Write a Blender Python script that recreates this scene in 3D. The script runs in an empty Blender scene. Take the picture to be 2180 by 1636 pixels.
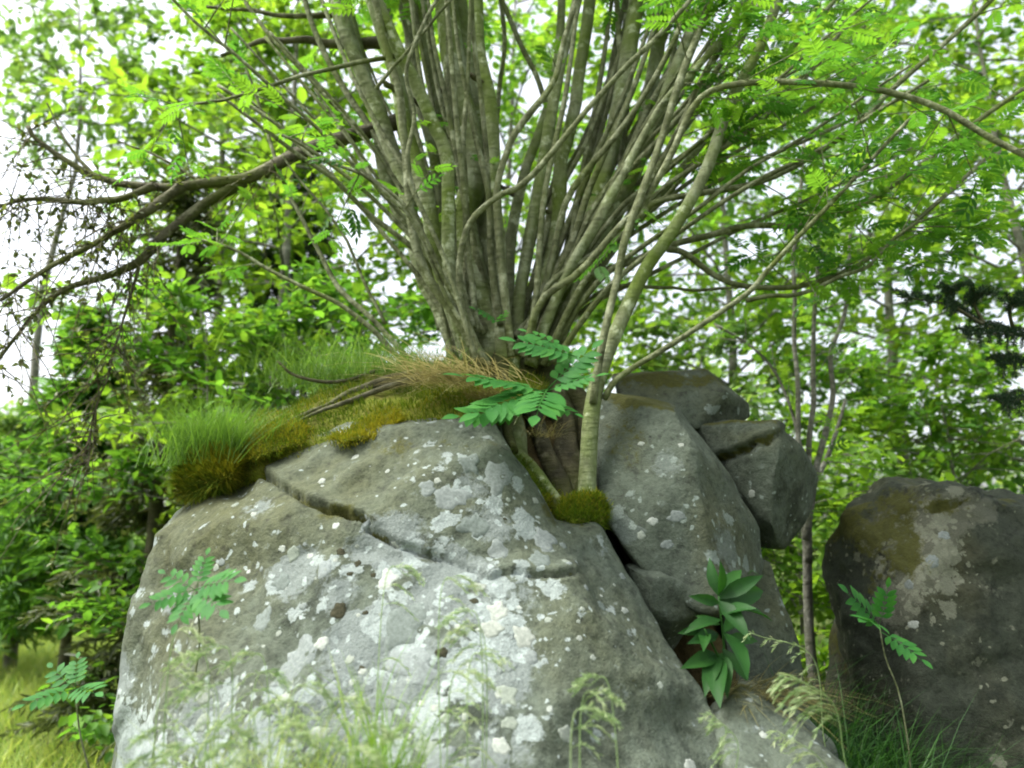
import bpy, bmesh, math
import numpy as np
from mathutils import Vector, Matrix, noise
from mathutils.bvhtree import BVHTree

# ------------------------------------------------------------------ camera, sky, sun, exposure
scene = bpy.context.scene
COL = scene.collection
W, H, LENS = 2180.0, 1636.0, 28.0
FPX = LENS / 36.0 * W
PITCH = math.radians(11.7)
CAM = np.array([0.0, 0.0, 1.5])
cam_d = bpy.data.cameras.new('camera')
cam_d.lens = LENS; cam_d.sensor_width = 36.0
cam_d.clip_start = 0.05; cam_d.clip_end = 2000.0
cam_d.dof.use_dof = True; cam_d.dof.focus_distance = 2.45; cam_d.dof.aperture_fstop = 2.0
cam = bpy.data.objects.new('camera', cam_d)
cam.location = CAM; cam.rotation_euler = (math.radians(90) + PITCH, 0, 0)
COL.objects.link(cam); scene.camera = cam

SUN_EL, SUN_AZ = math.radians(58), math.radians(-98)      # azimuth from +Y towards +X: high on the left
world = bpy.data.worlds.new('World'); scene.world = world; world.use_nodes = True
wn = world.node_tree.nodes; wl = world.node_tree.links; wn.clear()
sky = wn.new('ShaderNodeTexSky'); sky.sky_type = 'NISHITA'; sky.sun_disc = False
sky.sun_elevation = SUN_EL; sky.sun_rotation = SUN_AZ
sky.air_density = 1.0; sky.dust_density = 6.0; sky.ozone_density = 1.0
hs = wn.new('ShaderNodeHueSaturation'); hs.inputs['Saturation'].default_value = 0.35   # cloud cover greys the sky evenly
bg = wn.new('ShaderNodeBackground'); bg.inputs['Strength'].default_value = 0.15
wo = wn.new('ShaderNodeOutputWorld')
wl.new(sky.outputs[0], hs.inputs['Color']); wl.new(hs.outputs[0], bg.inputs[0]); wl.new(bg.outputs[0], wo.inputs[0])
sun_d = bpy.data.lights.new('sun', 'SUN'); sun_d.energy = 1.5; sun_d.angle = math.radians(20); sun_d.color = (1.0, 0.985, 0.95)
sun = bpy.data.objects.new('sun', sun_d); COL.objects.link(sun)
sd = Vector((math.sin(SUN_AZ) * math.cos(SUN_EL), math.cos(SUN_AZ) * math.cos(SUN_EL), math.sin(SUN_EL)))
sun.rotation_euler = sd.to_track_quat('Z', 'Y').to_euler(); sun.location = sd * 30
vs = scene.view_settings
vs.view_transform = 'Standard'; vs.look = 'None'; vs.gamma = 1.0; vs.use_curve_mapping = False
vs.exposure = 1.75
scene.cycles.use_denoising = True
scene.cycles.filter_width = 2.0
scene.cycles.max_bounces = 7; scene.cycles.transmission_bounces = 6; scene.cycles.diffuse_bounces = 4
scene.render.film_transparent = False

# ------------------------------------------------------------------ helpers
cP, sP = math.cos(PITCH), math.sin(PITCH)
def P(px, py, Y):
    """photo pixel + distance ahead in metres -> point in the place"""
    x = (px - W / 2) / FPX; y = -(py - H / 2) / FPX
    d = np.array([x, cP - sP * y, sP + cP * y])
    return CAM + d * (Y / d[1])
def project(V):
    d = V - CAM
    f = d[:, 1] * cP + d[:, 2] * sP
    u = -d[:, 1] * sP + d[:, 2] * cP
    f = np.where(np.abs(f) < 1e-3, 1e-3, f)
    return W / 2 + d[:, 0] / f * FPX, H / 2 - u / f * FPX
PXM = 1.0 / FPX     # metres per pixel per metre of distance

def tag(o, label=None, cat=None, group=None, kind=None):
    if label: o['label'] = label
    if cat: o['category'] = cat
    if group: o['group'] = group
    if kind: o['kind'] = kind
    return o
def empty(name, loc, label, cat, group=None):
    o = bpy.data.objects.new(name, None); COL.objects.link(o); o.location = loc
    o.empty_display_size = 0.05
    return tag(o, label, cat, group)
def make_mesh(name, V, quads=None, tris=None, smooth=True, fattr=None, vattr=None):
    me = bpy.data.meshes.new(name)
    V = np.asarray(V, dtype=np.float32)
    nq = 0 if quads is None else len(quads); nt = 0 if tris is None else len(tris)
    me.vertices.add(len(V)); me.vertices.foreach_set('co', V.ravel())
    loops = []
    if nq: loops.append(np.asarray(quads, dtype=np.int32).ravel())
    if nt: loops.append(np.asarray(tris, dtype=np.int32).ravel())
    L = np.concatenate(loops)
    me.loops.add(len(L)); me.loops.foreach_set('vertex_index', L)
    me.polygons.add(nq + nt)
    st = np.concatenate([np.arange(nq) * 4, nq * 4 + np.arange(nt) * 3]).astype(np.int32)
    me.polygons.foreach_set('loop_start', st)
    me.update(calc_edges=True)
    me.polygons.foreach_set('use_smooth', np.full(nq + nt, smooth))
    for d, dom in ((fattr, 'FACE'), (vattr, 'POINT')):
        if d:
            for k, a in d.items():
                at = me.attributes.new(k, 'FLOAT', dom); at.data.foreach_set('value', np.asarray(a, dtype=np.float32))
    return me
def link(name, me, mat, parent=None, loc=None, kind=None):
    o = bpy.data.objects.new(name, me); COL.objects.link(o)
    if mat is not None and len(me.materials) == 0: me.materials.append(mat)
    if parent is not None: o.parent = parent
    if loc is not None: o.location = loc
    if kind: o['kind'] = kind
    return o
class MB:
    """collects shapes for ONE mesh; vertices are world points, stored relative to the origin given to build()"""
    def __init__(s): s.V = []; s.Q = []; s.T = []; s.aq = []; s.at = []; s.n = 0
    def add(s, V, Q=None, T=None, aq=0.5, at=0.5):
        V = np.asarray(V, float)
        if Q is not None and len(Q):
            s.Q.append(np.asarray(Q) + s.n); s.aq.append(np.broadcast_to(np.asarray(aq, float), (len(Q),)))
        if T is not None and len(T):
            s.T.append(np.asarray(T) + s.n); s.at.append(np.broadcast_to(np.asarray(at, float), (len(T),)))
        s.V.append(V); s.n += len(V)
    def mesh(s, name, origin=(0, 0, 0), smooth=True):
        V = np.concatenate(s.V) - np.asarray(origin)
        Q = np.concatenate(s.Q) if s.Q else None; T = np.concatenate(s.T) if s.T else None
        a = np.concatenate(s.aq + s.at)
        return make_mesh(name, V, Q, T, smooth, {'tint': a})
    def build(s, name, mat, parent=None, origin=None, kind=None, smooth=True):
        if origin is None: origin = tuple(parent.location) if parent is not None else (0, 0, 0)
        return link(name, s.mesh(name, origin, smooth), mat, parent, None if parent is not None else origin, kind)
def catmull(p, n):
    p = np.asarray(p, float)
    if len(p) == 2: p = np.array([p[0], (p[0] + p[1]) / 2, p[1]])
    q = np.vstack([2 * p[0] - p[1], p, 2 * p[-1] - p[-2]])
    seg = len(p) - 1
    t = np.linspace(0, seg - 1e-6, n); i = t.astype(int); f = (t - i)[:, None]
    a, b, c, d = q[i], q[i + 1], q[i + 2], q[i + 3]
    return 0.5 * (2 * b + (c - a) * f + (2 * a - 5 * b + 4 * c - d) * f ** 2 + (3 * b - a - 3 * c + d) * f ** 3)
def unit(v): return v / np.maximum(np.linalg.norm(v, axis=-1, keepdims=True), 1e-9)
def tube(mb, pts, rad, sides=6, lump=0.0, seed=0, tint=0.5, cap=True):
    pts = np.asarray(pts, float); n = len(pts)
    rad = np.broadcast_to(np.asarray(rad, float), (n,))
    t = unit(np.gradient(pts, axis=0))
    ref = np.array([0.0, 0, 1]) if abs(t[0, 2]) < 0.9 else np.array([1.0, 0, 0])
    u = np.cross(t[0], ref); u /= np.linalg.norm(u)
    us = []
    for k in range(n):
        u = u - t[k] * np.dot(u, t[k]); u /= max(np.linalg.norm(u), 1e-9); us.append(u)
    us = np.array(us); vs_ = np.cross(t, us)
    a = np.arange(sides) / sides * 2 * np.pi
    r = np.repeat(rad[:, None], sides, 1)
    if lump:
        rg = np.random.default_rng(seed)
        kk = np.arange(n)[:, None] / n
        for _ in range(4):
            r = r * (1 + lump * np.sin(a[None] * rg.integers(1, 4) + kk * rg.uniform(4, 30) + rg.uniform(0, 6)) * rg.uniform(.3, 1))
    V = pts[:, None] + us[:, None] * (np.cos(a)[None, :, None] * r[..., None]) + vs_[:, None] * (np.sin(a)[None, :, None] * r[..., None])
    V = V.reshape(-1, 3)
    k = np.arange(n - 1)[:, None] * sides; j = np.arange(sides)[None]; j2 = (j + 1) % sides
    Q = np.stack([k + j, k + j2, k + sides + j2, k + sides + j], -1).reshape(-1, 4)
    T = None
    if cap:
        V = np.vstack([V, pts[0], pts[-1]]); m = n * sides
        j = np.arange(sides); j2 = (j + 1) % sides
        T = np.vstack([np.stack([np.full(sides, m), j2, j], -1), np.stack([np.full(sides, m + 1), (n - 1) * sides + j, (n - 1) * sides + j2], -1)])
    mb.add(V, Q, T, tint, tint)

# leaf templates: x along the leaf, y across, z up
LEAF_V = np.array([[0, 0, 0], [.32, .25, .05], [.7, .2, .03], [1, 0, -.06], [.7, -.2, .03], [.32, -.25, .05], [.5, 0, -.02]])
LEAF_Q = np.array([[0, 6, 2, 1], [6, 3, 2, 2], [0, 5, 4, 6], [6, 4, 3, 3]])
LEAF_V = np.array([[0, 0, 0], [.32, .26, .06], [.72, .2, .03], [1, 0, -.08], [.72, -.2, .03], [.32, -.26, .06]])
LEAF_Q = np.array([[0, 3, 2, 1], [0, 5, 4, 3]])
NARROW_V = LEAF_V * np.array([1, .55, 1])
def frames(d, up):
    d = unit(d); y = unit(np.cross(up, d)); z = np.cross(d, y)
    return np.stack([d, y, z], -1)            # columns
def scatter(mb, pos, d, up, size, tint, V0=LEAF_V, Q0=LEAF_Q, T0=None):
    n = len(pos)
    if n == 0: return
    R = frames(d, up)
    V = np.einsum('nij,kj->nki', R, V0) * np.asarray(size)[:, None, None] + pos[:, None]
    off = (np.arange(n) * len(V0))[:, None, None]
    mb.add(V.reshape(-1, 3), (Q0[None] + off).reshape(-1, Q0.shape[1]), None, np.repeat(tint, len(Q0)))
def pinnate(n_pairs=6, toothed=True):
    """a rowan leaf of unit length: leaf stalk and opposite leaflets"""
    V, Q = [], []; c = 0
    w = .012
    V += [[0, -w, 0], [0, w, 0], [.5, w * .8, .03], [.5, -w * .8, .03], [1.0, w * .3, -.05], [1.0, -w * .3, -.05]]
    Q += [[0, 1, 2, 3], [3, 2, 4, 5]]; c = 6
    for i in range(n_pairs + 1):
        x = .2 + .62 * i / n_pairs
        z = .03 - .5 * (x - .45) ** 2 * .4
        L = .30 * (1 - .35 * abs(i / n_pairs - .45) * 1.3)
        for s in (1, -1):
            if i == n_pairs:
                if s < 0: continue
                ang = 0.0; x = .86
            else: ang = s * math.radians(62 - 16 * i / n_pairs)
            ca, sa = math.cos(ang), math.sin(ang)
            for k, (lx, ly, lz) in enumerate(LEAF_V * np.array([1, .72, 1])):
                V.append([x + (lx * ca - ly * sa) * L, (lx * sa + ly * ca) * L, z + lz * L - .1 * lx * L])
            for q in LEAF_Q: Q.append([a + c for a in q])
            c += 6
    return np.array(V), np.array(Q)
PIN_V, PIN_Q = pinnate(6)
PIN5_V, PIN5_Q = pinnate(4)

# ------------------------------------------------------------------ materials
def new_mat(name):
    m = bpy.data.materials.new(name); m.use_nodes = True
    nt = m.node_tree; nt.nodes.clear()
    out = nt.nodes.new('ShaderNodeOutputMaterial')
    return m, nt, out
def nd(nt, t, **kw):
    n = nt.nodes.new(t)
    for k, v in kw.items(): setattr(n, k, v)
    return n
def ramp(nt, fac, stops, interp='LINEAR'):
    r = nd(nt, 'ShaderNodeValToRGB'); r.color_ramp.interpolation = interp
    el = r.color_ramp.elements
    while len(el) < len(stops): el.new(0.5)
    for e, (p, c) in zip(el, stops): e.position = p; e.color = (*c, 1) if len(c) == 3 else c
    nt.links.new(fac, r.inputs[0]); return r.outputs[0]
def noise_tex(nt, vec, scale, detail=4, rough=.55, dist=0.0):
    n = nd(nt, 'ShaderNodeTexNoise'); n.inputs['Scale'].default_value = scale; n.inputs['Detail'].default_value = detail
    n.inputs['Roughness'].default_value = rough; n.inputs['Distortion'].default_value = dist
    nt.links.new(vec, n.inputs['Vector']); return n.outputs['Fac']
def mixc(nt, fac, a, b, mode='MIX'):
    m = nd(nt, 'ShaderNodeMix', data_type='RGBA', blend_type=mode)
    for sock, v in ((m.inputs['Factor'], fac), (m.inputs['A'], a), (m.inputs['B'], b)) if False else ((m.inputs[0], fac), (m.inputs[6], a), (m.inputs[7], b)):
        if isinstance(v, (int, float)): sock.default_value = v
        elif isinstance(v, tuple): sock.default_value = (*v, 1)
        else: nt.links.new(v, sock)
    return m.outputs[2]
def math_n(nt, op, a, b=None, clamp=False):
    m = nd(nt, 'ShaderNodeMath', operation=op); m.use_clamp = clamp
    for s, v in ((m.inputs[0], a), (m.inputs[1], b)):
        if v is None: continue
        if isinstance(v, (int, float)): s.default_value = v
        else: nt.links.new(v, s)
    return m.outputs[0]
def leaf_mat(name, stops, trans=0.52, tboost=(2.3, 2.1, 1.2), rough=.5, spec=.3):
    m, nt, out = new_mat(name)
    at = nd(nt, 'ShaderNodeAttribute', attribute_name='tint')
    oi = nd(nt, 'ShaderNodeObjectInfo')
    f = math_n(nt, 'ADD', at.outputs['Fac'], math_n(nt, 'MULTIPLY', math_n(nt, 'SUBTRACT', oi.outputs['Random'], .5), .5))
    col = ramp(nt, f, stops)
    pb = nd(nt, 'ShaderNodeBsdfPrincipled'); pb.inputs['Roughness'].default_value = rough
    pb.inputs['Specular IOR Level'].default_value = spec
    nt.links.new(col, pb.inputs['Base Color'])
    tr = nd(nt, 'ShaderNodeBsdfTranslucent')
    tc = mixc(nt, 1.0, col, tboost, 'MULTIPLY'); nt.links.new(tc, tr.inputs[0])
    mx = nd(nt, 'ShaderNodeMixShader'); mx.inputs[0].default_value = trans
    nt.links.new(pb.outputs[0], mx.inputs[1]); nt.links.new(tr.outputs[0], mx.inputs[2]); nt.links.new(mx.outputs[0], out.inputs[0])
    return m
M = {}
M['leaf'] = leaf_mat('leaf', [(0, (.038, .11, .016)), (.5, (.078, .19, .022)), (1, (.14, .25, .028))])
M['leaf_rowan'] = leaf_mat('leaf_rowan', [(0, (.03, .105, .018)), (.5, (.058, .165, .02)), (1, (.10, .22, .022))])
M['leaf_rowan_near'] = leaf_mat('leaf_rowan_near', [(0, (.022, .11, .022)), (.5, (.036, .155, .026)), (1, (.06, .2, .03))], .4, (1.9, 1.8, 1.0), .6, .2)
M['leaf_yellow'] = leaf_mat('leaf_yellow', [(0, (.06, .145, .016)), (.5, (.105, .21, .02)), (1, (.145, .25, .025))])
M['leaf_pale'] = leaf_mat('leaf_pale', [(0, (.06, .13, .035)), (.5, (.10, .19, .045)), (1, (.17, .25, .06))])
M['needle'] = leaf_mat('needle', [(0, (.012, .032, .014)), (.5, (.025, .055, .02)), (1, (.05, .085, .022))], .2, (1.6, 1.6, 1.1))
M['needle_olive'] = leaf_mat('needle_olive', [(0, (.035, .05, .016)), (.5, (.07, .095, .026)), (1, (.12, .15, .035))], .3, (1.7, 1.7, 1.1))
M['grass'] = leaf_mat('grass', [(0, (.08, .17, .025)), (.5, (.17, .29, .045)), (1, (.34, .40, .10))], .4, (1.8, 1.7, 1.1))
M['grass_dark'] = leaf_mat('grass_dark', [(0, (.010, .04, .008)), (.5, (.020, .075, .011)), (1, (.036, .105, .014))], .35, (1.7, 1.7, 1.1))  # darker copy of grass, with the gap's shade put into the colour
M['grass_dry'] = leaf_mat('grass_dry', [(0, (.15, .14, .05)), (.5, (.28, .26, .11)), (1, (.42, .39, .20))], .25, (1.4, 1.3, 1.1))
M['panicle'] = leaf_mat('panicle', [(0, (.14, .24, .075)), (.5, (.26, .36, .16)), (1, (.40, .46, .26))], .4, (1.5, 1.5, 1.2))
M['moss'] = leaf_mat('moss', [(0, (.045, .085, .010)), (.45, (.085, .15, .012)), (.75, (.14, .18, .016)), (1, (.24, .23, .02))], .25, (1.6, 1.5, 1.0), .8, .1)
M['broadleaf'] = leaf_mat('broadleaf', [(0, (.009, .042, .007)), (.5, (.016, .07, .010)), (1, (.03, .10, .014))], .3, (1.9, 1.9, 1.0), .55, .22)  # greens darkened so the colour carries the shade around the plant

def bark_mat(name, c0, c1, c2, moss, moss_amt, scale=14.0):
    m, nt, out = new_mat(name)
    tc = nd(nt, 'ShaderNodeTexCoord'); vec = tc.outputs['Object']
    mp = nd(nt, 'ShaderNodeMapping'); mp.inputs['Scale'].default_value = (1, 1, .45); nt.links.new(vec, mp.inputs[0])
    n1 = noise_tex(nt, mp.outputs[0], scale, 6, .65)
    col = ramp(nt, n1, [(.28, c0), (.5, c1), (.72, c2)])
    mp2 = nd(nt, 'ShaderNodeMapping'); mp2.inputs['Scale'].default_value = (1, 1, 5); nt.links.new(vec, mp2.inputs[0])
    n2 = noise_tex(nt, mp2.outputs[0], 9, 3, .6)
    col = mixc(nt, ramp(nt, n2, [(.56, (0, 0, 0)), (.66, (.45, .45, .45))]), col, tuple(x * .55 for x in c0))
    n3 = noise_tex(nt, vec, 3.2, 5, .6)
    col = mixc(nt, ramp(nt, n3, [(.5 - moss_amt, (0, 0, 0)), (.68 - moss_amt, (.85, .85, .85))]), col, moss)
    n4 = noise_tex(nt, vec, 13, 6, .65)
    col = mixc(nt, ramp(nt, n4, [(.56, (0, 0, 0)), (.66, (.55, .55, .55))]), col, tuple(min(1, x * 1.5 + .04) for x in c2))
    pb = nd(nt, 'ShaderNodeBsdfPrincipled'); pb.inputs['Roughness'].default_value = .85; pb.inputs['Specular IOR Level'].default_value = .2
    nt.links.new(col, pb.inputs['Base Color'])
    bp = nd(nt, 'ShaderNodeBump'); bp.inputs['Strength'].default_value = .9; bp.inputs['Distance'].default_value = .02
    h = math_n(nt, 'ADD', n1, math_n(nt, 'MULTIPLY', n2, .6)); nt.links.new(h, bp.inputs['Height']); nt.links.new(bp.outputs[0], pb.inputs['Normal'])
    nt.links.new(pb.outputs[0], out.inputs[0]); return m
M['bark'] = bark_mat('bark', (.054, .064, .026), (.165, .186, .098), (.31, .345, .23), (.095, .14, .016), .085)
M['bark_thin'] = bark_mat('bark_thin', (.05, .057, .025), (.13, .145, .072), (.26, .28, .18), (.085, .112, .018), .02, 30)
M['bark_brown'] = bark_mat('bark_brown', (.03, .028, .017), (.078, .074, .043), (.15, .145, .09), (.085, .10, .026), .03)
M['bark_grey'] = bark_mat('bark_grey', (.075, .075, .055), (.16, .16, .125), (.26, .26, .215), (.09, .11, .04), -.06, 20)
M['twig'] = bark_mat('twig', (.045, .04, .02), (.09, .08, .045), (.14, .125, .075), (.08, .085, .022), .02, 30)
M['root'] = bark_mat('root', (.014, .014, .007), (.038, .036, .018), (.075, .07, .036), (.055, .068, .012), .06)  # inner roots: darker bark, the cleft's shade is in the colour

def rock_mat(name, grey, brown, dark, lich=(.46, .50, .47), rough=.9):
    m, nt, out = new_mat(name)
    tc = nd(nt, 'ShaderNodeTexCoord'); vec = tc.outputs['Object']
    A = lambda k: nd(nt, 'ShaderNodeAttribute', attribute_name=k).outputs['Fac']
    n_big = noise_tex(nt, vec, 2.2, 5, .6)
    n_mid = noise_tex(nt, vec, 9, 6, .65)
    n_fin = noise_tex(nt, vec, 55, 4, .7)
    n_gr = noise_tex(nt, vec, 190, 2, .5)
    bf = math_n(nt, 'ADD', math_n(nt, 'MULTIPLY', math_n(nt, 'SUBTRACT', n_big, .5), 1.6), A('brown'))
    bf = math_n(nt, 'ADD', bf, math_n(nt, 'MULTIPLY', math_n(nt, 'SUBTRACT', n_mid, .5), .9), True)
    col = mixc(nt, bf, grey, brown)
    col = mixc(nt, ramp(nt, n_fin, [(.3, (.55, .55, .55)), (.5, (1, 1, 1)), (.72, (1.35, 1.35, 1.3))]), (0, 0, 0), col) if False else mixc(nt, 1.0, col, ramp(nt, n_fin, [(.28, (.5, .5, .5)), (.5, (.95, .95, .95)), (.72, (1, 1, 1))]), 'MULTIPLY')
    n_mot = noise_tex(nt, vec, 23, 6, .72, .3)
    col = mixc(nt, 1.0, col, ramp(nt, n_mot, [(.30, (.42, .42, .42)), (.47, (.88, .88, .88)), (.6, (1, 1, 1))]), 'MULTIPLY')
    col = mixc(nt, ramp(nt, n_mot, [(.60, (0, 0, 0)), (.68, (.55, .55, .55))]), col, tuple(x * .72 for x in lich))
    # dark crusts; the same mask paints shade on the right-hand boulder
    dk = math_n(nt, 'ADD', n_mid, math_n(nt, 'MULTIPLY', A('dark'), .28))
    dk = math_n(nt, 'ADD', dk, math_n(nt, 'MULTIPLY', math_n(nt, 'SUBTRACT', n_fin, .5), .35))
    col = mixc(nt, ramp(nt, dk, [(.62, (0, 0, 0)), (.74, (.9, .9, .9))]), col, dark)
    # pale crusts with crisp edges
    wob = nd(nt, 'ShaderNodeMix', data_type='VECTOR'); wob.inputs[0].default_value = .06
    nz = nd(nt, 'ShaderNodeTexNoise'); nz.inputs['Scale'].default_value = 14; nz.inputs['Detail'].default_value = 4; nt.links.new(vec, nz.inputs['Vector'])
    nt.links.new(vec, wob.inputs[4]); nt.links.new(nz.outputs['Color'], wob.inputs[5])
    def crust(scale, amount, lo, soft, colr, f0):
        nonlocal col
        vo = nd(nt, 'ShaderNodeTexVoronoi', feature='F1'); vo.inputs['Scale'].default_value = scale
        nt.links.new(wob.outputs[1], vo.inputs['Vector'])
        sep = nd(nt, 'ShaderNodeSeparateColor'); nt.links.new(vo.outputs['Color'], sep.inputs[0])
        v = math_n(nt, 'SUBTRACT', math_n(nt, 'MULTIPLY', sep.outputs[0], .55), vo.outputs['Distance'])
        v = math_n(nt, 'ADD', v, math_n(nt, 'MULTIPLY', math_n(nt, 'SUBTRACT', n_fin, .5), .7))
        v = math_n(nt, 'ADD', v, math_n(nt, 'MULTIPLY', math_n(nt, 'SUBTRACT', n_big, .5), .9))
        v = math_n(nt, 'ADD', v, math_n(nt, 'MULTIPLY', math_n(nt, 'SUBTRACT', A('lich'), .25), amount))
        f = ramp(nt, v, [(lo, (0, 0, 0)), (lo + soft, (f0, f0, f0))])
        shade = mixc(nt, ramp(nt, n_gr, [(.3, (0, 0, 0)), (.7, (1, 1, 1))]), tuple(x * .72 for x in colr), colr)
        col = mixc(nt, f, col, shade)
    crust(5.5, 1.3, .00, .12, tuple(x * .68 for x in lich), .8)
    crust(15, 1.0, .06, .07, lich, .9)
    crust(38, .7, .16, .06, tuple(min(.7, x * 1.18) for x in lich), .9)
    # moss film, also used to paint shade into the cracks
    mo = math_n(nt, 'ADD', A('mossy'), math_n(nt, 'MULTIPLY', math_n(nt, 'SUBTRACT', n_mid, .5), 1.5))
    mo = math_n(nt, 'ADD', mo, math_n(nt, 'MULTIPLY', math_n(nt, 'SUBTRACT', n_fin, .5), .8))
    mcol = mixc(nt, n_fin, (.016, .02, .004), (.07, .072, .010))
    col = mixc(nt, ramp(nt, mo, [(.34, (0, 0, 0)), (.52, (.95, .95, .95))]), col, mcol)
    pb = nd(nt, 'ShaderNodeBsdfPrincipled'); pb.inputs['Roughness'].default_value = rough; pb.inputs['Specular IOR Level'].default_value = .25
    nt.links.new(col, pb.inputs['Base Color'])
    bp = nd(nt, 'ShaderNodeBump'); bp.inputs['Strength'].default_value = .7; bp.inputs['Distance'].default_value = .02
    h = math_n(nt, 'ADD', n_mid, math_n(nt, 'MULTIPLY', n_fin, .45)); h = math_n(nt, 'ADD', h, math_n(nt, 'MULTIPLY', n_gr, .15))
    nt.links.new(h, bp.inputs['Height']); nt.links.new(bp.outputs[0], pb.inputs['Normal'])
    nt.links.new(pb.outputs[0], out.inputs[0]); return m
M['rock'] = rock_mat('rock', (.086, .106, .078), (.074, .081, .035), (.023, .030, .020), (.235, .275, .255))
M['rock_slab'] = rock_mat('rock_slab', (.076, .094, .068), (.072, .076, .032), (.021, .027, .017), (.17, .205, .175))
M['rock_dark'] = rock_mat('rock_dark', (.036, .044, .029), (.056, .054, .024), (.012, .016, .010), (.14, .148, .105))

def lichen_mat(name, a, b):
    m, nt, out = new_mat(name)
    tc = nd(nt, 'ShaderNodeTexCoord'); n = noise_tex(nt, tc.outputs['Object'], 120, 4, .7)
    col = mixc(nt, ramp(nt, n, [(.35, (0, 0, 0)), (.65, (1, 1, 1))]), a, b)
    oi = nd(nt, 'ShaderNodeObjectInfo'); col = mixc(nt, 1.0, col, ramp(nt, oi.outputs['Random'], [(0, (.62, .66, .60)), (.5, (.85, .85, .82)), (1, (1, 1, 1))]), 'MULTIPLY')
    pb = nd(nt, 'ShaderNodeBsdfPrincipled'); pb.inputs['Roughness'].default_value = .95; pb.inputs['Specular IOR Level'].default_value = .1
    nt.links.new(col, pb.inputs['Base Color'])
    bp = nd(nt, 'ShaderNodeBump'); bp.inputs['Strength'].default_value = .4; bp.inputs['Distance'].default_value = .004
    nt.links.new(n, bp.inputs['Height']); nt.links.new(bp.outputs[0], pb.inputs['Normal'])
    nt.links.new(pb.outputs[0], out.inputs[0]); return m
M['lichen_white'] = lichen_mat('lichen_white', (.21, .235, .205), (.33, .355, .315))
M['lichen_grey'] = lichen_mat('lichen_grey', (.135, .155, .145), (.21, .24, .23))
M['lichen_dark'] = lichen_mat('lichen_dark', (.02, .021, .012), (.05, .048, .028))

def soil_mat(name, a, b, c):
    m, nt, out = new_mat(name)
    tc = nd(nt, 'ShaderNodeTexCoord'); vec = tc.outputs['Object']
    n1 = noise_tex(nt, vec, 1.3, 6, .65); n2 = noise_tex(nt, vec, 14, 5, .7)
    col = mixc(nt, ramp(nt, n1, [(.35, (0, 0, 0)), (.65, (1, 1, 1))]), a, b)
    col = mixc(nt, ramp(nt, n2, [(.4, (0, 0, 0)), (.7, (.8, .8, .8))]), col, c)
    pb = nd(nt, 'ShaderNodeBsdfPrincipled'); pb.inputs['Roughness'].default_value = .95; pb.inputs['Specular IOR Level'].default_value = .1
    nt.links.new(col, pb.inputs['Base Color'])
    bp = nd(nt, 'ShaderNodeBump'); bp.inputs['Strength'].default_value = .8; bp.inputs['Distance'].default_value = .03
    nt.links.new(n2, bp.inputs['Height']); nt.links.new(bp.outputs[0], pb.inputs['Normal'])
    nt.links.new(pb.outputs[0], out.inputs[0]); return m
M['ground'] = soil_mat('ground', (.06, .09, .02), (.10, .14, .03), (.05, .045, .02))
M['earth'] = soil_mat('earth', (.05, .036, .018), (.09, .075, .025), (.03, .022, .012))
M['mossbed'] = soil_mat('mossbed', (.06, .085, .010), (.11, .13, .013), (.075, .06, .02))

# ------------------------------------------------------------------ ground
def ground_z(x, y):
    x = np.asarray(x, float); y = np.asarray(y, float)
    r = np.sqrt(x * x + y * y)
    return .10 * np.sin(x * .7 + 1) * np.cos(y * .5) * np.clip(r / 6, 0, 1) + .25 * np.sin(x * .13) * np.cos(y * .11 + 2) * np.clip(r / 15, 0, 1) + np.clip(y - 9, 0, 80) * .012
rr = np.concatenate([[0.01], np.geomspace(.6, 900, 60)]); aa = np.linspace(0, 2 * np.pi, 97)[:-1]
X = rr[:, None] * np.cos(aa); Yg = rr[:, None] * np.sin(aa)
GV = np.stack([X, Yg, ground_z(X, Yg)], -1).reshape(-1, 3)
k = np.arange(len(rr) - 1)[:, None] * 96; j = np.arange(96)[None]; j2 = (j + 1) % 96
GQ = np.stack([k + j, k + 96 + j, k + 96 + j2, k + j2], -1).reshape(-1, 4)
g = link('ground', make_mesh('ground', GV, GQ), M['ground']); g['kind'] = 'structure'

# ------------------------------------------------------------------ boulders
def hull_mesh(groups):
    bm = bmesh.new()
    for pts in groups:
        b2 = bmesh.new()
        for p in pts: b2.verts.new(p)
        r = bmesh.ops.convex_hull(b2, input=b2.verts)
        dead = [v for v in b2.verts if not v.link_faces]
        bmesh.ops.delete(b2, geom=dead, context='VERTS')
        t = bpy.data.meshes.new('tmp'); b2.to_mesh(t); b2.free(); bm.from_mesh(t); bpy.data.meshes.remove(t)
    bmesh.ops.recalc_face_normals(bm, faces=bm.faces)
    me = bpy.data.meshes.new('hull'); bm.to_mesh(me); bm.free(); return me
def remeshed(groups, voxel, smooth_it):
    me = hull_mesh(groups)
    o = bpy.data.objects.new('tmp', me); COL.objects.link(o)
    m = o.modifiers.new('r', 'REMESH'); m.mode = 'VOXEL'; m.voxel_size = voxel
    s = o.modifiers.new('s', 'SMOOTH'); s.iterations = smooth_it; s.factor = .6
    dg = bpy.context.evaluated_depsgraph_get(); ev = o.evaluated_get(dg); em = ev.to_mesh()
    n = len(em.vertices); V = np.empty(n * 3); em.vertices.foreach_get('co', V); V = V.reshape(-1, 3)
    N = np.empty(n * 3); em.vertices.foreach_get('normal', N); N = N.reshape(-1, 3)
    polys = [tuple(p.vertices) for p in em.polygons]
    ev.to_mesh_clear(); bpy.data.objects.remove(o); bpy.data.meshes.remove(me)
    Q = np.array([p for p in polys if len(p) == 4], dtype=int); T = np.array([p for p in polys if len(p) == 3], dtype=int).reshape(-1, 3)
    return V, N, Q, T
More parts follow.
